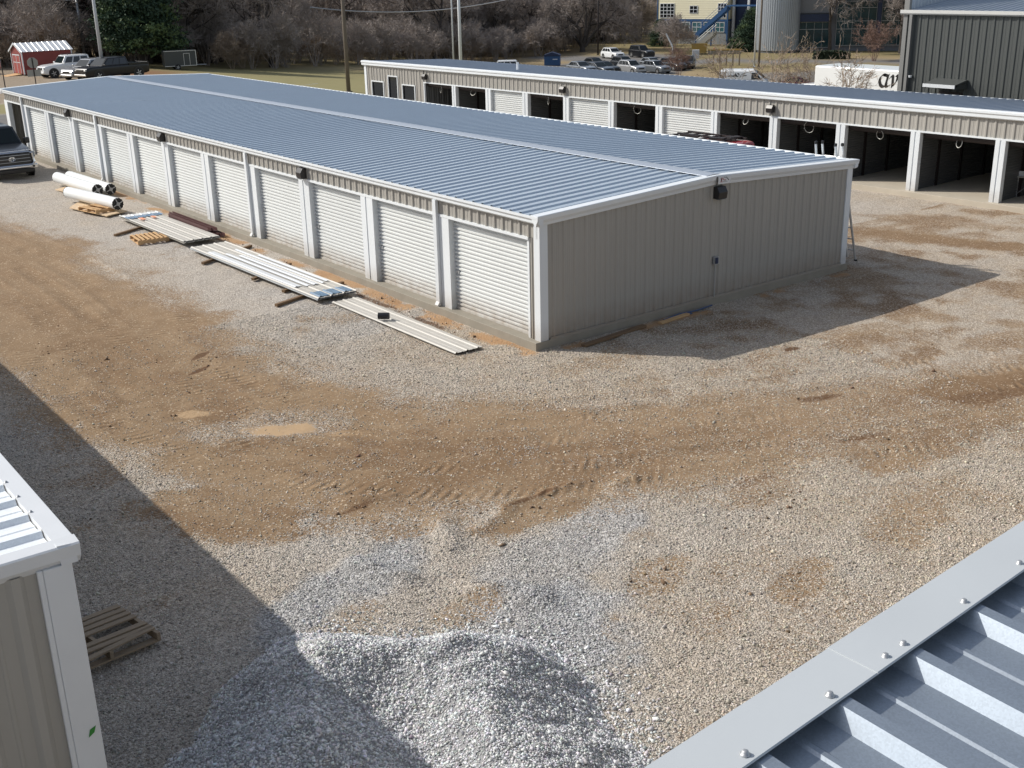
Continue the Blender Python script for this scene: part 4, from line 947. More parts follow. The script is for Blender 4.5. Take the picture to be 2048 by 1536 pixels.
# gunmetal pickup by the far end of the main building
tk = pickup('pickup_truck', 'dark pickup truck with chrome-edged grille at the far end of the main building', (-2.18, 28.3+2.38, G), R(-90), P_gun, 1.0, 4.9, 1.76, 1.78, True)
xF = 2.45
mb = MB(); mb.loft([[(xF-.02,-.80,.80),(xF+.04,-.80,.62),(xF+.04,.80,.62),(xF-.02,.80,.80)], [(xF-.06,-.82,.98),(xF-.06,-.82,.98),(xF-.06,.82,.98),(xF-.06,.82,.98)]])
MB().obox((xF-.005, 0, .74), (.12, 1.34, .42)).build('grille', black_p, tk, bevel=.03)
gfr = MB(); gfr.tube([(xF+.07,-.68,.52),(xF+.08,.68,.52),(xF+.06,.78,.62),(xF+.03,.72,.93),(xF-.01,.62,.99),(xF-.01,-.62,.99),(xF+.03,-.72,.93),(xF+.06,-.78,.62),(xF+.07,-.68,.52)], .045, 6); gfr.build('grille_frame', chrome, tk)
bd = MB(); n_ = 18
for rx_, rz_ in ((.11,.075), (.05,.072)):
    bd.tube([(xF+.055, rx_*math.cos(2*math.pi*k/n_), .77+rz_*math.sin(2*math.pi*k/n_)) for k in range(n_+1)], .010, 5)
bd.tube([(xF+.055, .08*math.cos(2*math.pi*k/n_), .80+.03*math.sin(2*math.pi*k/n_)) for k in range(n_+1)], .010, 5); bd.build('badge', chrome, tk)
MB().obox((xF-.10, 0, 1.045), (.14, 1.50, .04)).build('hood_scoop', chrome, tk, bevel=.015)
for s in (-1, 1):
    MB().obox((xF-.12, s*.80, .88), (.28, .15, .20), R(-s*18)).build('headlight', lens_d, tk, bevel=.03)
    MB().obox((xF-.02, s*.72, .46), (.14, .34, .18), R(-s*14)).build('bumper_end', chrome, tk, bevel=.04)
    MB().obox((xF+.05, s*.72, .46), (.04, .12, .08)).build('fog_light', black_p, tk, bevel=.02)
    MB().obox((.92, s*1.02, 1.22), (.10, .22, .22)).build('mirror', black_p, tk, bevel=.04)
MB().obox((xF+.03, 0, .47), (.16, 1.36, .09)).build('bumper', chrome, tk, bevel=.03); MB().obox((xF-.02, 0, .33), (.16, 1.5, .16)).build('air_dam', black_p, tk, bevel=.03)
for z_ in (.66, .78, .90): MB().obox((xF+.06, 0, z_), (.02, 1.28, .022)).build('grille_bar', lens_d, tk)
# left parking area
car('parked_suv', 'white boxy four-wheel drive parked in front of the red shed', 'car', (14.35, 76.1, tz(14.35)), R(187), P_white, 3.9, 1.6, 1.58, .92, 1.0, (-.46,.13), (-.43,.03), .34, 'suv', None, .24, True)
car('parked_suv', 'white and silver hatchback partly hidden by the black pickup', 'car', (15.0, 72.7, tz(15)), R(200), P_silver, 3.9, 1.58, 1.42, .82, .9, (-.44,.18), (-.38,.03), .3)
pickup('pickup_truck', 'long black pickup truck parked sideways left of the main roof, behind the sign pole', (16.0, 70.3, tz(16)), R(196), P_black, 1.0, 5.4, 1.72, 1.62)
car('parked_suv', 'grey sport utility car parked left of the red shed, cut by the photo edge', 'car', (8.4, 84.4, tz(8)), R(185), P_grey, 4.2, 1.65, 1.62, .98, 1.02, (-.47,.14), (-.44,.04), .34)
# red car between the two storage rows
rs = car('parked_suv', 'red four-wheel drive with a dark roof rack parked between the two storage rows', 'car', (14.75, 10.0, G), R(92), P_red, 4.1, 1.62, 1.60, .95, 1.0, (-.47,.16), (-.40,.04), .34, 'suv', None, .24, False)
rk_ = MB()
for i in range(6): rk_.obox((-1.25+i*.42, 0, 1.66), (.05, 1.2, .04))
for s in (-1, 0, 1): rk_.obox((-.2, s*.52, 1.66), (2.5, .05, .05))
rk_.obox((-.95, .3, 1.70), (.5,.3,.05), R(20)); rk_.obox((.1, .45, 1.71), (.7,.12,.06), R(8)); rk_.obox((-1.1, -.3, 1.69), (.3,.5,.04), R(-10)); rk_.build('roof_rack', inner_dk, rs)
# truck and vans behind
bt = empty('box_truck', (40.2, 21.5, tz(40.2)), R(90), 'white box truck with black script lettering on its side, parked behind the dark metal building', 'truck')
MB().box(-4.2, 3.35, -1.12, 1.12, 1.0, 3.30).build('cargo_box', P_white, bt, bevel=.09)
MB().box(-4.1, 4.6, -.5, .5, .55, .98).build('chassis', black_p, bt)
cbm = MB(); cbm.loft([[(3.4,-1.0,.6),(5.4,-1.0,.6),(5.4,1.0,.6),(3.4,1.0,.6)], [(3.4,-1.0,1.5),(5.4,-.98,1.4),(5.4,.98,1.4),(3.4,1.0,1.5)], [(3.4,-.95,2.3),(4.4,-.9,2.25),(4.4,.9,2.25),(3.4,.95,2.3)]]); cbm.build('cab', P_white, bt, bevel=.05, fixn=True)
MB().add([(5.33,-.85,1.52),(5.33,.85,1.52),(4.52,.8,2.15),(4.52,-.8,2.15),(5.39,-.85,1.53),(5.39,.85,1.53),(4.58,.8,2.17),(4.58,-.8,2.17)], [(3,2,1,0),(4,5,6,7),(0,1,5,4),(1,2,6,5),(2,3,7,6),(3,0,4,7)]).build('windscreen', wind, bt)
wheel_set(bt, .42, .28, .95, (-2.6, 4.2))
lt = MB(); N1 = (.075, .07)
def arc(cx, cz, rx, rz, a0, a1, n=14): return [(cx+rx*math.cos(R(a0+(a1-a0)*k/n)), cz+rz*math.sin(R(a0+(a1-a0)*k/n))) for k in range(n+1)]
# script a, v, e  (x runs to the right seen from the yard)
strokes(lt, [arc(.0,.36,.26,.34,60,330), [(.30,.70),(.16,.12),(.24,.03),(.40,.10)], [(.26,.64),(.02,.70)],
             [(.42,.52),(.54,.68),(.62,.60),(.62,.05)], [(.62,.05),(.88,.40),(.94,.66),(.84,.70)], [(.94,.62),(1.10,.58)],
             [(1.30,.34),(1.55,.46),(1.56,.66),(1.40,.70)], arc(1.50,.36,.24,.34,100,330)], N1, .012, 'xz', 0.)
lto = lt.build('lettering', letter, bt)
# local +y is the side towards the yard; its lettering runs along local -x
lto.rotation_euler = (0, 0, R(180)); lto.location = (-1.1, 1.123, 2.42); lto.scale = (.9, 1, .9)
vn = empty('white_van', (75.6, 62.3, tz(75.6)), R(-52), 'white delivery van with black lettering, beyond the roof of the building behind', 'van')
cv = MB(); cv.loft([[(-2.4,-.9,.25),(2.3,-.9,.25),(2.3,.9,.25),(-2.4,.9,.25)], [(-2.42,-.95,.9),(2.35,-.92,.8),(2.35,.92,.8),(-2.42,.95,.9)], [(-2.35,-.86,1.75),(1.15,-.84,1.78),(1.15,.84,1.78),(-2.35,.86,1.75)], [(-2.1,-.6,1.92),(.9,-.6,1.92),(.9,.6,1.92),(-2.1,.6,1.92)]]); cv.build('body', P_white, vn, bevel=.06, fixn=True)
MB().add([(1.98,-.80,1.06),(1.98,.80,1.06),(1.24,.74,1.70),(1.24,-.74,1.70),(2.06,-.80,1.09),(2.06,.80,1.09),(1.30,.74,1.73),(1.30,-.74,1.73)], [(3,2,1,0),(4,5,6,7),(0,1,5,4),(1,2,6,5),(2,3,7,6),(3,0,4,7)]).build('windscreen', wind, vn)
for s in (-1, 1):
    MB().add([(.75,s*.93,1.0),(1.75,s*.925,1.0),(1.25,s*.872,1.62),(.78,s*.872,1.62),(.75,s*.90,1.0),(1.75,s*.90,1.0),(1.25,s*.84,1.62),(.78,s*.84,1.62)], [(3,2,1,0),(4,5,6,7),(0,1,5,4),(1,2,6,5),(2,3,7,6),(3,0,4,7)]).build('side_window', glass, vn)
wheel_set(vn, .33, .2, .82, (-1.5, 1.5))
lt = MB(); strokes(lt, [[(-1.5,1.28),(-1.25,1.36)], [(-1.2,1.28),(-1.15,1.38),(-1.05,1.28),(-1.0,1.38),(-.92,1.28)], [(-.86,1.28),(-.80,1.58),(-.72,1.28)], arc(-.55,1.42,.13,.15,0,360,12), [(-.35,1.30),(-.2,1.36)], [(-.2,1.5),(.15,1.56)], [(-.1,1.34),(.3,1.38)]], (.03,.04), .012, 'xz', -.955); lt.build('lettering', letter, vn)
car('parked_sedan', 'dark maroon car parked between the white van and the box truck', 'car', (84.0, 62.1, tz(84)), R(-58), P_maroon, 4.2, 1.6, 1.32, .8, .88, (-.42,.16), (-.28,.02), .3, 'sedan')
# car park beyond the building behind
CP = 'cars in the parking lot beyond the building behind'
def PC(lab, x, y, rz, m, k=dict(), kind='suv'):
    z = tz(x)
    d_ = dict(L=4.1, Wd=1.62, H=1.46, hood=.86, belt=.94, cab=(-.45,.2), roof=(-.36,.03), r=.31, kind='suv'); 
    if kind == 'sedan': d_.update(L=4.15, H=1.26, hood=.76, belt=.82, cab=(-.42,.18), roof=(-.27,.0), kind='sedan')
    d_.update(k); return car('parked_sedan' if kind == 'sedan' else 'parked_suv', lab, 'car', (x, y, z), R(rz), m, group=CP, sc=1.12, **d_)
PC('black sedan squeezed between the blue-black sedan and the silver crossover', 88.6, 97.4, -98, P_black, {}, 'sedan')
PC('dark wagon in the middle of the second row, behind the silver crossover', 99.8, 106.0, -98, P_gun)
PC('silver-grey sedan in the second row, behind the grey crossover', 103.0, 103.6, -98, P_grey, {}, 'sedan')
PC('white crossover facing the storage yard, alone in the back row with the black utility car', 111.5, 121.3, -100, P_white)
PC('big black utility car in the back row right of the white crossover', 115.7, 119.2, -98, P_black, dict(H=1.66, hood=1.0, belt=1.06, L=4.4, cab=(-.46,.16), roof=(-.42,.02), r=.36))
PC('silver crossover with sunlit bonnet in the front row of the parking lot', 94.3, 98.6, -97, P_silver, dict(H=1.5))
PC('dark blue-black sedan in front of the silver crossover, half behind the roof edge', 84.4, 93.9, -97, P_navy, {}, 'sedan')
PC('dark green-black sedan behind the leftmost pair in the parking lot', 97.8, 109.8, -98, P_black, {}, 'sedan')
PC('grey sedan at the left end of the front row of the parking lot', 81.8, 94.2, -97, P_grey, {}, 'sedan')
PC('grey crossover right of the silver one, behind the bare reddish twigs', 97.4, 97.1, -97, P_grey)
PC('dark wagon at the right end of the front row, hidden in bare twigs', 102.1, 98.7, -100, P_gun)
PC('black car showing one big alloy wheel at the right end of the parking lot', 105.7, 99.4, -140, P_black)
car('parked_suv', 'white car roof just showing above the far left part of the building behind', 'car', (63.4, 83.6, tz(63.4)), R(-40), P_white, 4.4, 1.65, 1.55, .9, .98, (-.46,.16), (-.42,.04), .32, group=CP)
# enclosed trailer under the trees
tr = empty('cargo_trailer', (24.6, 79.0, tz(24.6)), R(-12), 'dark grey enclosed trailer parked under the pine at the edge of the wood', 'trailer'); tr.scale = (.76, .76, .76)
MB().box(-1.7, 1.7, -.85, .85, .42, 2.05).build('box_body', greyd, tr, bevel=.04)
for z in (.42, 2.0): MB().box(-1.72, 1.72, -.875, -.852, z, z+.06).build('edge_trim', alu, tr)
MB().box(1.66, 1.73, -.875, -.852, .48, 2.0).build('edge_trim', alu, tr)
dd_ = MB(); dd_.box(.35,.39,-.876,-.853,.5,1.75); dd_.box(.98,1.02,-.876,-.853,.5,1.75); dd_.box(.39,.98,-.876,-.853,1.71,1.75); dd_.build('side_door', alu, tr)
MB().tube([(1.7,0,.45),(2.9,0,.42)], .05, 6).build('tow_bar', steel, tr)
wheel_set(tr, .32, .2, .82, (-.35,))

# ================================================================== dark metal building at the right
E_ = empty('metal_building', (27.0, 0, 0), 0, 'dark charcoal metal building with a small door canopy at the upper right', 'building')
EY0, EY1, EZ = -14.0, 11.15, 4.80
mb = MB(); ribbed(mb, (0, EY1-.1, -1.2), (0,-1,0), (0,0,1), (-1,0,0), EY1-EY0-.1, EZ+1.2, .305, .034, .6, .22); mb.build('front_wall', greyd, E_)
mb = MB(); ribbed(mb, (18, EY1, -1.5), (-1,0,0), (0,0,1), (0,1,0), 18, lambda u: EZ+1.5+.11*(18-u), .305, .034); mb.build('end_wall', greyd, E_)
MB().box(-.05, .10, EY1-.14, EY1+.04, -1.2, EZ).build('corner_trim', grey_tr, E_)
ds = MB().box(-.17, -.052, EY1-.42, EY1-.30, -1.2, EZ+.0).build('downspout', grey_tr, E_)
MB().prism([(.0,EZ),(-.14,EZ),(-.18,EZ+.05),(-.18,EZ+.16),(-.15,EZ+.17),(.0,EZ+.12)], EY0, EY1+.12, 'Y').build('gutter', M('eave_trim_grey', (.52,.52,.50), .45, 0, .05), E_, fixn=True)
rs_ = Vector((18, 0, 1.98)); rsn = rs_.normalized(); mb = MB(); ribbed(mb, (-.02, EY0, EZ+.13), (0,1,0), rsn, (-rsn.z,0,rsn.x), EY1-EY0, rs_.length, .305, .034, .68, .1); mb.build('roof', galv_near, E_)
mb = MB(); ribbed(mb, (.25, EY1-.02, EZ+.12), (1,0,0), (0,0,1), (0,-1,0), 17.7, 3.2, .22, .03); mb.box(.25, 18, EY1, EY1+.14, EZ+.1, EZ+3.32); mb.build('parapet_wall', M('pale_blue_panel', (.42,.47,.53), .4, .3, .05), E_)
MB().box(.12, .27, EY1-.06, EY1+.16, EZ+.13, EZ+3.4).build('parapet_post', grey_tr, E_)
cn = MB(); cn.loft([[(-.03,8.2,2.52),(-.03,9.5,2.52),(-.03,9.5,2.46),(-.03,8.2,2.46)], [(-.85,8.2,2.37),(-.85,9.5,2.37),(-.85,9.5,2.28),(-.85,8.2,2.28)]]); cn = cn.build('door_canopy', greyd, E_, fixn=True)
MB().box(-.89, -.852, 8.18, 9.52, 2.25, 2.375).build('canopy_trim', panel_wh, cn); MB().box(-.85, -.03, 8.2, 8.24, 2.2, 2.36).build('canopy_side', greyd, cn); MB().box(-.85, -.03, 9.46, 9.5, 2.2, 2.36).build('canopy_side', greyd, cn)
mb = MB(); mb.box(-.06,-.036,8.35,9.35,-1,2.05); mb.build('door', inner_dk, E_)
MB().lathe([(.01,-.1),(.06,-.08),(.07,-.03),(.07,.0)], (-.10, 10.62, 2.56), 'Z', 10).build('security_camera', panel_wh, E_)

# ================================================================== far buildings on the right
Yb = empty('timber_sided_building', (141.9, 142.6, -6.5), R(-72), 'pale yellow sided building with a blue lower storey, behind the parking lot', 'building')
mb = MB(); z = 4.35; 
while z < 13.5:
    mb.add([(0,-.05,z),(13.8,-.05,z),(13.8,-.005,z+.30),(0,-.005,z+.30)], [(0,1,2,3)]); mb.add([(0,-.005,z),(13.8,-.005,z),(13.8,-.05,z),(0,-.05,z)], [(0,1,2,3)]); z += .30
mb.box(0,13.8,0,9,4.3,13.6); mb.build('upper_wall', yellow_s, Yb)
MB().box(-.08,13.9,-.10,9,3.95,4.3).build('blue_band', bluem, Yb)
MB().box(0,13.8,0,9,0,3.95).build('lower_wall', corr, Yb)
mb = MB()
for k in range(7): MB().box(-.1+2.26*k, .18+2.26*k, -.14, 0, 1.9, 3.95).build('blue_post', bluem, Yb)
teal = M('teal_glass', (.05,.13,.15), .15, 0, .3); whf = panel_wh
def win(parent, x0, x1, z0, z1, nx_, nz_, gm, y=-.07, nm='window'):
    mb = MB(); w_ = .09
    for i in range(nx_+1): q = x0+(x1-x0)*i/nx_; mb.box(q-w_/2, q+w_/2, y-.05, y+.05, z0-w_/2, z1+w_/2)
    for k in range(nz_+1): q = z0+(z1-z0)*k/nz_; mb.box(x0+w_/2, x1-w_/2, y-.045, y+.045, q-w_/2, q+w_/2)
    f = mb.build(nm, whf, parent); MB().box(x0, x1, y-.01, y+.01, z0, z1).build('pane', gm, f); return f
win(Yb, .45, 3.3, 4.55, 7.0, 4, 4, glass); win(Yb, 6.45, 7.95, 5.35, 6.6, 2, 2, glass); win(Yb, 12.0, 13.6, 4.55, 7.0, 3, 4, glass); win(Yb, 6.45, 7.95, 8.6, 10, 2, 2, glass)
for k in range(6): win(Yb, 0.32+2.26*k, 2.02+2.26*k, 2.15, 3.75, 2, 2, teal)
MB().box(-.18, 0, -.12, .1, 0, 13.6).build('corner_post', bluem, Yb)
MB().box(13.8, 20.5, 2.0, 9, 0, 13.6).build('side_wing', blue_dk, Yb)
for x in (14.2, 17.0): MB().box(x,x+.4,1.2,1.6,0,13.6).build('pale_post', panel_wh, Yb)
st = empty('outdoor_stairs', (141.9-2.3, 142.6-.75, -6.5), R(-72), 'blue steel outdoor staircase climbing to the right in front of the yellow building', 'stairs')
def flight(x0, z0, x1, z1, y, wdt_, n, m):
    mb = MB()
    for yy in (y, y+wdt_): mb.loft([[(x0,yy-.04,z0-.75),(x0,yy+.04,z0-.75),(x0,yy+.04,z0+.1),(x0,yy-.04,z0+.1)], [(x1,yy-.04,z1-.75),(x1,yy+.04,z1-.75),(x1,yy+.04,z1+.1),(x1,yy-.04,z1+.1)]])
    mb.build('stringer', m, st, fixn=True)
    mb = MB()
    for i in range(n): t = (i+.5)/n; x = x0+(x1-x0)*t; z = z0+(z1-z0)*t; mb.box(x-abs(x1-x0)/n*.5, x+abs(x1-x0)/n*.5, y+.05, y+wdt_-.05, z-.1, z-.02)
    mb.build('tread', sign_grey, st)
    for yy in (y, y+wdt_): MB().tube([(x0,yy,z0+1.0),(x1,yy,z1+1.0)], .04, 5).build('handrail', m, st)
flight(9.2, 1.9, 15.2, 6.8, -.9, 1.5, 22, bluem); flight(10.2, -.1, 13.6, 2.6, -2.6, 1.3, 12, sign_grey)
MB().box(15.2, 21, -1.0, 1.5, 6.6, 6.8).build('landing', bluem, st)
for x, z in ((9.2,1.4),(12.2,3.4),(15.2,6.6),(20.6,6.6)): MB().box(x,x+.2,-.8,-.6,0,z).build('post', bluem, st)
sl_ = empty('corrugated_tower', (136.9, 110.0, -6.5), 0, 'round corrugated grey metal tower beside the glass office', 'tower')
mb = MB(); n = 120; mb.lathe([(3.3,0.35),(3.3,15)], (0,0,0), 'Z', n)
for i, p in enumerate(mb.v):
    if i % 2: mb.v[i] = (p[0]*1.018, p[1]*1.018, p[2])
mb.build('tower_shell', corr, sl_); MB().lathe([(3.2,-.6),(3.2,.35)], (0,0,0), 'Z', 40).build('tower_base', inner, sl_)
grey_mul = M('mullion_grey', (.34,.36,.37), .4, .3)
Gb = empty('glass_office', (139.2, 108.2, -6.5), R(-51.6), 'dark teal glass office with pale mullions behind bare trees, far right', 'building')
MB().box(0, 22, .3, 8, 0, 14).build('wall', M('office_grey', (.13,.135,.15), .5, .1, .1), Gb)
MB().box(0, 5.2, .0, .3, 5.9, 14).build('grey_panel', M('office_panel', (.20,.205,.215), .5, .1, .08), Gb)
MB().box(-.2, 5.4, -.8, .29, 4.6, 5.7).build('canopy', blue_dk, Gb)
def gwall(x0, x1, zs, nxx, nm):
    f = MB(); 
    for z in zs: f.box(x0, x1, -.06, .04, z-.035, z+.035)
    for i in range(nxx+1): q = x0+(x1-x0)*i/nxx; f.box(q-.025, q+.025, -.05, .03, zs[0], zs[-1])
    f = f.build(nm, grey_mul, Gb); MB().box(x0, x1, .05, .29, zs[0], zs[-1]).build('pane', M('office_glass_%d' % int(x0), (.012,.045,.055), .12, 0, .8, .6), f)
gwall(.3, 5.3, [.6, 3.4, 4.5], 4, 'glazing'); gwall(6.2, 12.2, [.9, 3.4, 4.6, 6.6, 7.6, 8.6, 9.6, 11], 5, 'glazing'); gwall(13.0, 22, [.9, 3.4, 4.6, 6.6, 7.6, 8.6, 9.6, 11], 7, 'glazing')
MB().box(12.3, 12.9, -.5, .3, 0, 14).build('column', blue_dk, Gb)
MB().box(1.6, 2.05, -.02, .0, 8.2, 9.0).build('small_window', glass, Gb)
# lot furniture by the yellow building
o = empty('skip_box', (126.5, 117.2, -6.5), R(-46), 'ochre metal skip standing at the foot of the blue stairs', 'skip')
mb = MB(); mb.loft([[(-1.1,-.8,.2),(1.1,-.8,.2),(1.1,.8,.2),(-1.1,.8,.2)], [(-1.25,-.9,1.5),(1.25,-.9,1.5),(1.25,.9,1.5),(-1.25,.9,1.5)]]); mb.build('skip_body', ochre, o, fixn=True); MB().box(-1.3,1.3,-.95,.95,1.5,1.62).build('rim', ochre, o)
o = empty('low_wall', (128.6, 113.6, -6.5), R(-46), 'low ochre-capped grey wall right of the ochre skip, below the evergreen', 'wall')
MB().box(-2.6,2.6,-.2,.2,-.2,.55).build('wall_body', concrete, o); MB().box(-2.65,2.65,-.25,.25,.55,.75).build('coping', ochre, o)
o = empty('traffic_cone', (127.6, 115.0, -6.5), 0, 'orange traffic cone beside the ochre-capped wall', 'cone')
MB().box(-.3,.3,-.3,.3,0,.06).build('cone_base', orange, o); MB().lathe([(.24,.06),(.06,1.0),(.04,1.02)], (0,0,0), 'Z', 12).build('cone_body', orange, o); MB().lathe([(.185,.40),(.125,.64)], (0,0,0), 'Z', 12).build('reflective_band', panel_wh, o)
o = empty('utility_box', (108.8, 100.9, -6.5), R(-46), 'pale grey metal box on a post in the dry grass, right of the parking lot', 'box')
MB().box(-.1,.1,-.1,.1,0,1.0).build('post', panel_wh, o); MB().box(-.5,.5,-.25,.25,1.0,2.2).build('box_body', M('pale_box', (.55,.56,.57)), o, bevel=.04)
o = empty('dumpster', (96.3, 117.6, tz(96.3)), R(-44), 'dark blue dumpster with a peaked lid behind the roof of the far building', 'dumpster')
mb = MB(); mb.box(-1.15,1.15,-.8,.8,.1,1.45); mb.build('bin_body', bluem, o, bevel=.03); mb = MB(); mb.prism([(-1.25,1.46),(1.25,1.46),(1.15,1.62),(0,2.0),(-1.15,1.62)], -.88, .88, 'Y'); mb.build('lid', blue_dk, o, fixn=True)
MB().box(.1,.8,-.83,-.80,.95,1.05).build('stencil_mark', panel_wh, o)
o = empty('post_fence', (112.0, 98.0, -6.5), R(-46), 'weathered grey post frame tangled in twigs left of the white van', 'fence')
for k in range(5): MB().box(-1.9+.9*k,-1.7+.9*k,-.1,.1,-.2,1.9+.2*(k % 2)).build('fence_post', wood_old, o)
MB().box(-1.9,1.9,-.06,.06,1.6,1.75).build('fence_rail', wood_old, o)
o = empty('hedge', (130.1, 93.9, -6.5), R(-51), 'low dark clipped hedge in front of the glass office', 'hedge')
hv = []; 
rgh = np.random.default_rng(9); nh = 5000
hp = np.stack([rgh.uniform(-2.6,2.6,nh), rgh.uniform(-.8,.8,nh), rgh.uniform(0,1.15,nh)], 1)
hp[:,2] *= (1-.25*np.abs(hp[:,0]/2.6)**3)
def leaf_quads(P, size, rg_, flat=0.):
    n = len(P); a = rg_.normal(0,1,(n,3)); a[:,2] *= (1-flat); a /= np.linalg.norm(a,axis=1)[:,None]; b = np.cross(a, rg_.normal(0,1,(n,3))); b /= np.linalg.norm(b,axis=1)[:,None]
    s = (size*rg_.uniform(.6,1.4,n))[:,None]
    V = np.stack([P-a*s-b*s*.5, P+a*s-b*s*.5, P+a*s+b*s*.5, P-a*s+b*s*.5], 1).reshape(-1,3); F = np.arange(n*4).reshape(n,4); return V, F
V, F = leaf_quads(hp, .14, rgh); np_obj('leaf_mass', V, F, hedge_m, o); MB().tube([(-1.8,0,0),(-1.2,.05,.5)], .04, 5).tube([(0,0,0),(.1,0,.6)], .04, 5).tube([(1.6,0,0),(1.3,0,.5)], .04, 5).build('stem', bark, o)

# ================================================================== poles, signs, shed
def lamp_pole(label, x, y, hgt, r, m, head=None, name='lamp_pole'):
    t = empty(name, (x, y, tz(x)), 0, label, 'pole')
    MB().tube([(0,0,-.3),(0,0,hgt*.5),(0,0,hgt)], [r, r*.86, r*.72], 10).build('pole_shaft', m, t, True)
    MB().lathe([(r*1.8,-.1),(r*1.8,.04),(r*1.2,.06)], (0,0,0), 'Z', 10).build('pole_base', m, t)
    if head:
        MB().tube([(0,0,hgt-.05),(head[0]*.6,head[1]*.6,hgt+.02)], .05, 6).build('arm', m, t)
        MB().obox((head[0],head[1],hgt+.02), (.85,.36,.14), math.atan2(head[1],head[0])).build('lamp_head', panel_wh, t, bevel=.03)
    return t
lp_m = M('pole_galv', (.48,.50,.52), .5, .3, .1)
lamp_pole('pale lamp post with a white lamp head, behind the white four-wheel drive', 21.2, 92.9, 5.3, .14, lp_m, (-.75,.5))
pp = lamp_pole('tall pale pole with a small green notice in front of the big pine', 15.3, 70.2, 9., .13, lp_m)
MB().box(.02, .60, -.17, -.14, .9, 1.55).build('notice', M('pale_green_sign', (.22,.30,.26)), pp)
lamp_pole('brown wooden utility pole standing in the grass left of the building behind', 24.6, 50.7, 10., .14, pole_w, None, 'utility_pole')
lamp_pole('white metal pole rising behind the roof of the building behind', 32.5, 49.2, 10., .12, panel_wh)
lamp_pole('thin grey pole close beside the white metal pole', 32.4, 49.9, 10., .06, lp_m)
lamp_pole('thin dark pole in front of the bare trees, left of the white crossover', 115.3, 129.1, 12., .13, inner_dk)
lamp_pole('grey wooden pole in front of the corrugated tower', 112.2, 92.2, 15., .16, pole_w, None, 'utility_pole')
lamp_pole('slim white pole leaning close by the grey wooden pole at the corrugated tower', 112.4, 93.2, 15., .13, panel_wh)
ip = empty('white_pipe', (122.3, 119.0, -6.5), R(-46), 'white pipe slanting out of the shrubs behind the black utility car', 'pipe')
MB().tube([(0,0,1.2),(-1.1,0,3.3)], .12, 8).build('pipe_end', panel_wh, ip); MB().tube([(0,0,-.2),(0,0,1.2)], .09, 6).build('pipe_post', lp_m, ip)
def road_sign(label, x, y, rz, octagon, plate, face_m):
    t = empty('road_sign', (x, y, G), rz, label, 'sign')
    MB().tube([(0,0,-.2),(0,0,2.25)], .035, 6).build('sign_post', inner_dk, t)
    mb = MB(); V = [(.35*math.cos(R(22.5+45*k)), .35*math.sin(R(22.5+45*k))+1.95) for k in range(8)]; mb.prism(V, .04, .06, 'Y'); mb.build('sign_plate', sign_grey, t)
    mb = MB(); mb.prism([(x_*.97, (z_-1.95)*.97+1.95) for x_, z_ in V], .061, .066, 'Y'); mb.build('sign_face', face_m, t)
    if plate: MB().box(-.42,.42,.04,.055,1.10,1.52).build('lower_plate', sign_grey, t)
road_sign('grey back of an octagonal road sign above a square plate, before the red shed', 8.5, 63.0, R(-8), True, True, redm)
road_sign('road sign seen edge-on at the far left edge of the photo', 6.8, 63.9, R(78), True, False, redm)
shd = empty('garden_shed', (12.12, 80.6, tz(12)), R(4), 'red wooden shed with white trim and a white metal roof', 'shed')
SW, SL = 2.4, 3.9   # local x along the ridge; gable at -x
MB().box(0, SL, -SW/2, SW/2, .1, 1.8).build('wall', redm, shd)
mb = MB(); mb.prism([(-SW/2, 1.8), (SW/2, 1.8), (0, 2.36)], 0.002, SL-.002, 'X'); mb.build('gable', redm, shd, fixn=True)
rf = MB()
rl_ = math.hypot(SW/2+.12, .63); 
for s in (-1, 1):
    sd_ = Vector((0, -s*(SW/2+.12), .63)).normalized(); nn_ = Vector((0, s*.63, SW/2+.12)).normalized()
    ribbed(rf, (-.12, s*(SW/2+.12), 1.775), (1,0,0), sd_, nn_, SL+.24, rl_, .42, .03, .75, .1, 0, 0, False)
rf.build('roof', M('white_metal_roof', (.72,.74,.76), .4, .1, .04), shd)
mb = MB()
for x in (-.03, SL-.05):
    for y in (-SW/2-.03, SW/2-.05): mb.box(x, x+.08, y, y+.08, .1, 1.8)
mb.build('corner_trim', panel_wh, shd)
mb = MB(); mb.loft([[(-.13,-SW/2-.14,1.70),(-.10,-SW/2-.14,1.70),(-.10,-SW/2-.14,1.82),(-.13,-SW/2-.14,1.82)], [(-.13,0,2.32),(-.10,0,2.32),(-.10,0,2.46),(-.13,0,2.46)], [(-.13,SW/2+.14,1.70),(-.10,SW/2+.14,1.70),(-.10,SW/2+.14,1.82),(-.13,SW/2+.14,1.82)]]); mb.build('barge_board', panel_wh, shd, fixn=True)
dr = MB().box(-.03, -.003, -.75, .75, .15, 1.5).build('door', M('shed_door_red', (.30,.07,.06)), shd)
mb = MB()
for y in (-.78, -.02, .74): mb.box(-.045, -.031, y, y+.05, .15, 1.5)
mb.box(-.045, -.031, -.78, .79, 1.5, 1.58); mb.box(-.045,-.031,-.73,.74,.95,1.0); mb.build('door_trim', panel_wh, dr)
MB().add([(-.05,-.7,.12),(-.05,.7,.12),(-1.2,.7,.0),(-1.2,-.7,.0),(-.05,-.7,.05),(-.05,.7,.05),(-1.2,.7,-.05),(-1.2,-.7,-.05)], [(0,1,2,3),(4,7,6,5),(0,3,7,4),(1,5,6,2)]).build('ramp', woodw, shd)
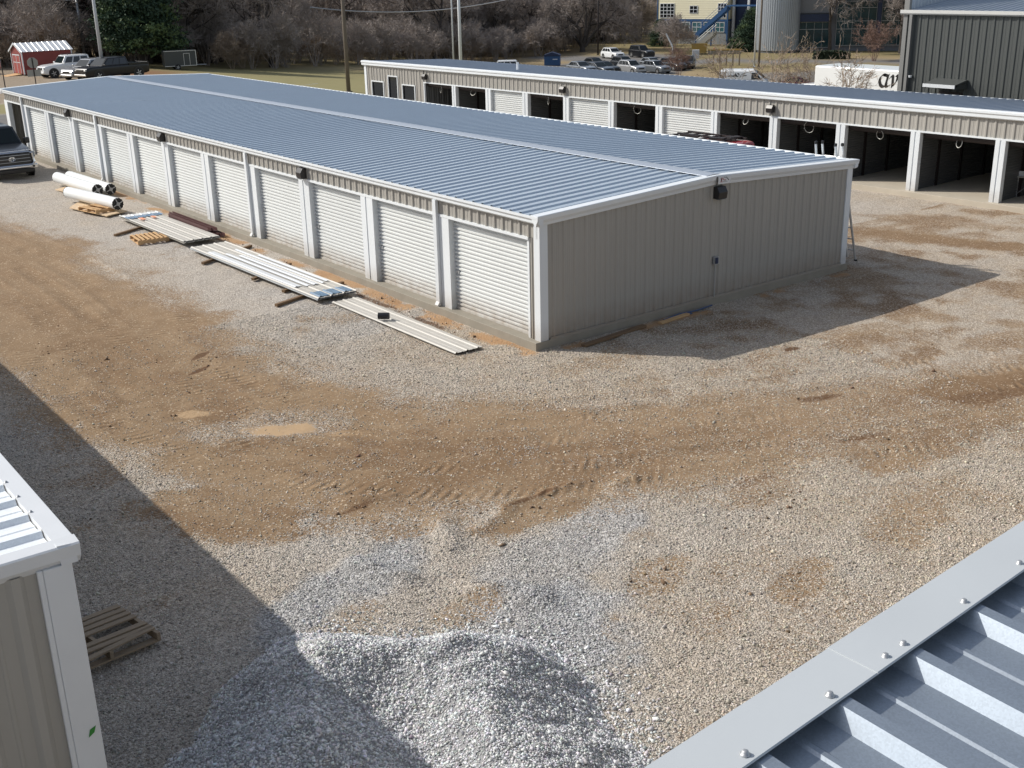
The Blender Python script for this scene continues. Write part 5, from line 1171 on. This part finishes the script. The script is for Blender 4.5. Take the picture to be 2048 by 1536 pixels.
# far things seen through the wood
wh_ = empty('warehouse', (166, 285, -6.5), R(-32), 'long grey warehouse with a pale roof seen through the bare trees', 'warehouse')
MB().box(-9,11,0,14,0,7.4).build('wall', M('warehouse_grey', (.27,.29,.33)), wh_); mb = MB(); mb.prism([(-.6,7.4),(14.5,7.4),(7,8.6)], -9.3, 11.3, 'X'); mb.build('roof', panel_wh, wh_, fixn=True)
for x in (-5, 2): MB().box(x, x+3.4, -.06, -.01, .2, 3.8).build('loading_door', inner, wh_)
w2 = empty('warehouse', (124, 283, -6.5), R(-24), 'blue-grey metal building far behind the bare trees, left of the utility pole', 'warehouse')
MB().box(-9,9,0,14,0,8).build('wall', M('warehouse_blue', (.28,.32,.38)), w2); mb = MB(); mb.prism([(-.5,8),(14.5,8),(7,9.4)], -9.4, 9.4, 'X'); mb.build('roof', corr, w2, fixn=True)
for i, (lab, x, y, m) in enumerate([('white delivery truck far behind the bare trees, below the blue-grey building', 80, 205, P_white), ('ochre tipper far behind the bare trees, leftmost of the distant vehicles', 69, 200, ochre), ('small white truck far behind the bare trees, right of the fork of a trunk', 128, 225, P_white), ('pale box truck glimpsed through the bare trees left of the blue dumpster', 131, 190, P_white), ('white high-sided truck far behind the bare trees, just left of the utility pole', 95, 205, P_white)]):
    t = empty('distant_truck', (x, y, -6.5), R(20+30*i), lab, 'truck')
    MB().box(-3,1.4,-1.1,1.1,.8,3.2).build('cargo_box', m, t, bevel=.06); cbm = MB(); cbm.loft([[(1.5,-1,.5),(3.2,-1,.5),(3.2,1,.5),(1.5,1,.5)],[(1.5,-1,1.5),(3.2,-1,1.5),(3.2,1,1.5),(1.5,1,1.5)],[(1.5,-.95,2.5),(2.5,-.95,2.4),(2.5,.95,2.4),(1.5,.95,2.5)]]); cbm.build('cab', P_white, t, bevel=.05, fixn=True)
    wheel_set(t, .42, .26, .95, (-2.0, 2.3))
pw = MB(); P_ = [(60+i*2.0, 128-.8*i, 3.6+.018*(i-9)**2) for i in range(24)]
tag(MB().tube([(44+i*1.2, 92-.2*i, 2.9+.010*(i-9)**2) for i in range(22)], .05, 4).build('overhead_cable', lp_m), 'sagging pale overhead cable in front of the bare trees at the top', 'cable')

# ================================================================== trees
class Tree:
    def __init__(s, seed): s.r = random.Random(seed); s.segs = []; s.tw = []
    def rv(s, a): return Vector((s.r.gauss(0,a), s.r.gauss(0,a), s.r.gauss(0,a)))
    def twigs(s, p, d, L, n):
        for _ in range(n):
            q = (d + s.rv(.55)).normalized(); e = p+q*L*s.r.uniform(.5,1.1); s.tw.append((p, e))
            for _ in range(2):
                m = p.lerp(e, s.r.uniform(.3,.9)); s.tw.append((m, m+(q+s.rv(.6)).normalized()*L*s.r.uniform(.3,.6)))
    def branch(s, p, d, L, r, lv, up=.12, wander=.16, kids=(5,5,4), tl=.9, tn=4):
        n = max(3, int(L/ (.55 if lv else .8))); st = L/n; r1 = r*(.45 if lv == 0 else .3)
        pts = [p]
        for i in range(n):
            d = (d + s.rv(wander) + Vector((0,0,up))).normalized(); q = p+d*st; ra = r+(r1-r)*i/n; rb = r+(r1-r)*(i+1)/n
            s.segs.append((p, q, ra, rb)); p = q; pts.append((q, d, rb))
        K = kids[lv] if lv < len(kids) else 0
        if lv < len(kids):
            for k in range(K):
                t = s.r.uniform(.35 if lv == 0 else .2, 1.0); q, dd, rb = pts[1+min(n-1, int(t*n))]
                a = dd.cross(s.rv(1)).normalized(); nd = (dd*s.r.uniform(.35,.8) + a*s.r.uniform(.7,1.1)).normalized()
                s.branch(q, nd, L*s.r.uniform(.42,.68)*(1.15-.35*t), max(rb*.6, .012), lv+1, up, wander*1.15, kids, tl, tn)
            q, dd, rb = pts[-1]; s.branch(q, dd, L*.4, rb, lv+1, up, wander, kids, tl, tn)
        else:
            for q, dd, rb in pts[1:]: s.twigs(q, dd, tl, tn)
    def arrays(s, tw_w=.018, nside=5):
        V = []; F = []
        mb = MB()
        for p, q, a, b in s.segs:
            t = (q-p).normalized(); x = t.cross(Vector((.3,.9,.2))).normalized(); y = t.cross(x); n0 = len(V); ns = 6 if a > .08 else 4
            for c, r_ in ((p, a), (q, b)):
                for j in range(ns): w = 2*math.pi*j/ns; V.append(c+(x*math.cos(w)+y*math.sin(w))*r_)
            F += [(n0+j, n0+(j+1) % ns, n0+ns+(j+1) % ns, n0+ns+j) for j in range(ns)]
        tv = []; tf = []
        for p, q in s.tw:
            t = (q-p); x = t.cross(s.rv(1)).normalized()*tw_w; n0 = len(tv); tv += [p-x, p+x, q+x*.35, q-x*.35]; tf.append((n0, n0+1, n0+2, n0+3))
        return V, F, tv, tf
def tree_meshes(nm, T, bm, tm, tw_w):
    V, F, tv, tf = T.arrays(tw_w)
    me = bpy.data.meshes.new('trunk'); me.from_pydata([tuple(v) for v in V], [], F); me.materials.append(bm); me.polygons.foreach_set('use_smooth', [True]*len(F))
    m2 = bpy.data.meshes.new('crown'); m2.from_pydata([tuple(v) for v in tv], [], tf); m2.materials.append(tm); return me, m2
bare = []
for i, (hh, kd) in enumerate([(6.5,(7,5,4)), (5.5,(8,5,4)), (7.5,(7,5,4)), (5.0,(6,6,4)), (6.0,(9,5,3))]):
    T = Tree(40+i); T.branch(Vector((0,0,-.3)), Vector((T.r.gauss(0,.08),T.r.gauss(0,.08),1)).normalized(), hh, .23+.025*i, 0, .09, .12, kd, .95, 3)
    bare.append(tree_meshes('bare', T, bark, twig if i % 2 == 0 else twig, .017))
# a low spreading tree with heavy limbs
T = Tree(77)
for a in (200, 250, 320, 20, 75): T.branch(Vector((0,0,.6)), Vector((math.cos(R(a))*.9, math.sin(R(a))*.9, T.r.uniform(.55,1.2))).normalized(), T.r.uniform(5.5,7.5), .26, 0, .07, .2, (6,5,4), .95, 3)
T.segs.append((Vector((0,0,-.4)), Vector((0,0,.75)), .5, .36)); big = tree_meshes('big', T, bark, twig, .017)
T = Tree(78); T.segs.append((Vector((0,0,-.4)), Vector((0,0,2.3)), .36, .28))
for a in (5, 160, 185): T.branch(Vector((0,0,2.2)), Vector((math.cos(R(a))*.55, math.sin(R(a))*.55, .9)).normalized(), 6.5, .22, 0, .06, .12, (7,5,4), .9, 3)
fork = tree_meshes('fork', T, bark, twig, .017)
def shrub_tree(seed, n, h_, tl, tn, tm, r=.035, spread=.35, w=.012, kids=(3,2)):
    T = Tree(seed)
    for k in range(n):
        a = T.r.uniform(0, 6.28); s_ = T.r.uniform(.05, spread); T.branch(Vector((.18*math.cos(a)*T.r.random(), .18*math.sin(a)*T.r.random(), -.1)), Vector((math.cos(a)*s_, math.sin(a)*s_, 1)).normalized(), h_*T.r.uniform(.6,1.), r, 0, .05, .10, kids, tl, tn)
    return tree_meshes('shrub', T, tm if tm is not bark else bark, tm, w)
brush = [shrub_tree(90, 9, 2.6, .55, 3, twig, .03, .7, .014, (4,3)), shrub_tree(91, 11, 2.0, .5, 3, twig_pale, .022, .9, .013, (4,3)), shrub_tree(92, 8, 3.2, .6, 3, twig, .03, .6, .014, (4,3))]
def plant(name, meshes, label, cat, x, y, s, rz, group=None, z=None, sz=None):
    t = empty(name, (x, y, tz(x) if z is None else z), rz, label, cat, group); t.scale = (s, s, sz or s)
    part('trunk', meshes[0], t); part('crown', meshes[1], t); return t
rt = random.Random(11)
LINE = [(4, 99), (21, 82), (29, 80), (55, 103), (80, 124), (97, 131), (112, 137), (124, 146), (134, 158)]
def on_line(t, back):
    while True:
        x, y = on_line_(t, back)
        if math.hypot(x-23, y-82) > 8 and math.hypot(x-25.5, y-78.5) > 4.5: return x, y
        t = rt.random(); back += .5
def on_line_(t, back):
    d_ = [math.hypot(b[0]-a[0], b[1]-a[1]) for a, b in zip(LINE[:-1], LINE[1:])]; q = t*sum(d_)
    for (a, b), L in zip(zip(LINE[:-1], LINE[1:]), d_):
        if q <= L:
            f = q/L; vx, vy = (b[0]-a[0])/L, (b[1]-a[1])/L; return a[0]+(b[0]-a[0])*f - vy*back*.0 + 0 - vy*back*-0 + (-vy)*back*1.0, a[1]+(b[1]-a[1])*f + vx*back
        q -= L
    return LINE[-1]
TG = 'leafless trees of the wood beyond the yard'
for i in range(50):
    t = (i+rt.uniform(.1,.9))/50; x, y = on_line(t, rt.choice([8, 10, 13, 17, 22])+rt.uniform(-1.5,1.5))
    plant('bare_tree', bare[i % 5], 'one of the many leafless dark trees crowding the wood beyond the yard', 'tree', x, y, rt.uniform(.85,1.35), rt.uniform(0,6.28), TG) if not (24 < math.degrees(math.atan2(x+12.9, y+16.3)) < 31.5 and i % 3) else None
plant('bare_tree', big, 'broad leafless tree with heavy spreading limbs left of the white crossover', 'tree', 118.5, 136.7, 1.2, 0.6)
plant('bare_tree', fork, 'leafless tree whose dark trunk forks low, left of the white metal pole', 'tree', 81.6, 126.6, 1.15, -.9)
plant('bare_tree', bare[0], 'slim leafless tree standing free at the left end of the distant clearing', 'tree', 37.5, 88.5, 1.2, 2.0)
plant('bare_tree', bare[2], 'leafless street tree in front of the glass office, left of the clipped hedge', 'tree', 140.6, 102.4, 1.25, 1., None, -6.5)
for i in range(26):
    a = R(rt.uniform(36.5, 43.7)); D_ = rt.uniform(228, 268); x, y = -12.9+D_*math.sin(a), -16.3+D_*math.cos(a)
    plant('bare_tree', bare[i % 5], 'one of the many leafless dark trees crowding the wood beyond the yard', 'tree', x, y, rt.uniform(1.0,1.5), rt.uniform(0,6.28), TG)
plant('bare_tree', bare[4], 'leafless street tree at the corner of the dark metal building, far behind', 'tree', 145.0, 92.5, 1.25, 2., None, -6.5)
# brush: individual shrubs along the front of the wood, then the mass behind
BG = 'brushy shrubs along the edge of the wood'
for i in range(110):
    t = (i+rt.random())/110; x, y = on_line(t, rt.uniform(-1, 5)); plant('brush_shrub', brush[i % 3], 'one of the tangled bare shrubs lining the edge of the wood', 'shrub', x, y, rt.uniform(.7,1.35), rt.uniform(0,6.28), BG)
def scatter(name, label, cat, pts, src, smin, smax, seed):
    me = bpy.data.meshes.new(name); me.from_pydata(pts, [], []); o = bpy.data.objects.new(name, me); COL.objects.link(o); tag(o, label, cat, None, 'stuff')
    ng = bpy.data.node_groups.new(name, 'GeometryNodeTree'); ng.interface.new_socket('Geometry', in_out='INPUT', socket_type='NodeSocketGeometry'); ng.interface.new_socket('Geometry', in_out='OUTPUT', socket_type='NodeSocketGeometry')
    gi = ng.nodes.new('NodeGroupInput'); go = ng.nodes.new('NodeGroupOutput'); jn = ng.nodes.new('GeometryNodeJoinGeometry')
    ip_ = ng.nodes.new('GeometryNodeInstanceOnPoints'); ng.links.new(gi.outputs[0], ip_.inputs['Points'])
    for ob in src:
        oi = ng.nodes.new('GeometryNodeObjectInfo'); oi.inputs[0].default_value = ob; oi.transform_space = 'ORIGINAL'; oi.inputs['As Instance'].default_value = True; ng.links.new(oi.outputs['Geometry'], jn.inputs[0])
    ng.links.new(jn.outputs[0], ip_.inputs['Instance'])
    rv_ = ng.nodes.new('FunctionNodeRandomValue'); rv_.data_type = 'FLOAT_VECTOR'; rv_.inputs[0].default_value = (-.08,-.08,0); rv_.inputs[1].default_value = (.08,.08,6.28); rv_.inputs['Seed'].default_value = seed
    rs2 = ng.nodes.new('FunctionNodeRandomValue'); rs2.data_type = 'FLOAT'; rs2.inputs[2].default_value = smin; rs2.inputs[3].default_value = smax; rs2.inputs['Seed'].default_value = seed+5
    ng.links.new(rv_.outputs[0], ip_.inputs['Rotation']); ng.links.new(rs2.outputs[1], ip_.inputs['Scale']); ng.links.new(ip_.outputs[0], go.inputs[0])
    md = o.modifiers.new('scatter', 'NODES'); md.node_group = ng; return o
def first(nm, i): return [o for o in bpy.data.objects if o.name.startswith(nm) and o.parent is None][i].children
pts = []
for i in range(420):
    x, y = on_line(rt.random(), rt.uniform(4, 24)); pts.append((x, y, tz(x)))
sh_src = first('brush_shrub', 0)
scatter('undergrowth', 'dense tangle of bare brown undergrowth filling the wood', 'undergrowth', pts[:210], list(first('brush_shrub', 0)), .6, 1.15, 1)
scatter('undergrowth', 'dense tangle of paler dry undergrowth filling the wood', 'undergrowth', pts[210:], list(first('brush_shrub', 2)), .55, 1.05, 2)
pts = []
for i in range(150):
    a = R(rt.uniform(35, 43.7)); D_ = rt.uniform(225, 275); pts.append((-12.9+D_*math.sin(a), -16.3+D_*math.cos(a), -6.5))
scatter('undergrowth', 'grey-brown tangle of bare brush behind the parking lot trees', 'undergrowth', pts, list(first('brush_shrub', 0)), 1.2, 2.4, 7)
pts = []
for i in range(60):
    x, y = on_line(rt.random(), rt.uniform(16, 40)); pts.append((x, y, tz(x)))
for i in range(260):
    a = rt.uniform(R(9), R(66)); D_ = rt.uniform(390, 480); pts.append((-12.9+D_*math.sin(a), -16.3+D_*math.cos(a), -6.5))
scatter('distant_wood', 'far mass of leafless wood closing the view', 'wood', pts, list(first('bare_tree', 1)), 1.0, 1.6, 3)
# evergreens
def evergreen(name, label, x, y, hgt, rad, base, seed, nclump, z=None, light=.25, lean=(0,0)):
    t = empty(name, (x, y, tz(x) if z is None else z), 0, label, 'tree'); rg_ = np.random.default_rng(seed)
    mb = MB(); mb.tube([(0,0,-.3),(lean[0]*.3,lean[1]*.3,hgt*.4),(lean[0],lean[1],hgt*.95)], [rad*.09, rad*.06, .03], 8)
    cen = []
    for k in range(nclump):
        h_ = base + (hgt-base)*rg_.random()**.9; f = (h_-base)/(hgt-base); rr_ = rad*(1-f)**.75*(.55+.45*np.sin(min(1,f*5+.35)*1.57))*rg_.uniform(.25,1.05)**.5*rg_.uniform(.8,1.1); a = rg_.uniform(0,6.28)
        c = (lean[0]*f+rr_*math.cos(a), lean[1]*f+rr_*math.sin(a), h_-rr_*.12); cen.append(c)
        if k % 3 == 0: mb.tube([(lean[0]*f*.9,lean[1]*f*.9,h_-.2*rr_), c], [rad*.016+.01, .01], 4, 0, False)
    mb.build('trunk', bark, t)
    cen = np.array(cen); per = 150; P = np.repeat(cen, per, 0) + rg_.normal(0,1,(len(cen)*per,3))*np.array([.34,.34,.13])*rad/3.2*1.2
    V, F = leaf_quads(P, .065*rad/3.2*1.3, rg_, .3)
    mi = np.repeat((rg_.random(len(cen)) < light).astype(int), per)
    np_obj('crown', V, F, [needle, needle_b], t, False, None, mi); return t
evergreen('pine_tree', 'big dense green pine behind the tall pale pole at the left', 23.0, 83.4, 12.5, 3.7, 1.5, 1, 560, None, .22)
evergreen('pine_tree', 'dark green evergreen at the top left corner behind the red shed', 7.2, 97.0, 12, 3.6, 1.2, 2, 420, None, .06)
evergreen('pine_tree', 'dark evergreen half hidden behind bare trees right of the big pine', 13.2, 104.0, 12, 3.0, 1.0, 6, 300, None, .05)
evergreen('evergreen_tree', 'leaning bushy evergreen beside the blue stairs', 134.8, 115.5, 6.6, 2.7, .4, 3, 380, -6.5, .25, (1.2,-1.2))
evergreen('evergreen_tree', 'round dark evergreen shrub at the left corner of the yellow building', 136.5, 136.5, 4.4, 2.2, .1, 4, 200, -6.5, .15)
# multi stemmed shrubs behind the building with open bays
crape = [shrub_tree(120, 11, 2.9, .5, 2, twig_pale, .028, .42, .011, (3,)), shrub_tree(121, 12, 3.1, .5, 2, twig_pale, .026, .5, .011, (3,))]
redt = shrub_tree(122, 16, 2.6, .4, 3, M('red_twig', (.22,.14,.11), .9, 0, .3), .015, .5, .010, (3,2))
plant('crape_shrub', crape[0], 'bare vase-shaped shrub in front of the white box truck', 'shrub', 33.4, 18.3, 1.15, 0)
plant('crape_shrub', crape[1], 'bare vase-shaped shrub between the white van and the box truck, left of the pair', 'shrub', 40.9, 28.9, 1.15, 1)
plant('crape_shrub', crape[0], 'bare vase-shaped shrub just left of the white box truck, right of the pair', 'shrub', 41.8, 27.6, 1.12, 2)
plant('crape_shrub', crape[1], 'bare vase-shaped shrub left of the white van', 'shrub', 46.6, 38.0, 1.1, 3)
plant('twig_shrub', redt, 'reddish bare twig shrub in front of the parked cars', 'shrub', 92.5, 88.0, 1.05, 0)
plant('twig_shrub', redt, 'reddish bare twig shrub right in front of the glass office', 'shrub', 130.5, 86.7, 1.5, 1, None, -6.5)
plant('twig_shrub', brush[1], 'pale brown bare shrub under the yellow building', 'shrub', 128.0, 124.0, 1.5, 1, None, -6.5)
plant('twig_shrub', brush[0], 'brown bare shrub behind the slanting white pipe', 'shrub', 124.0, 120.5, 1.5, 2, None, -6.5)
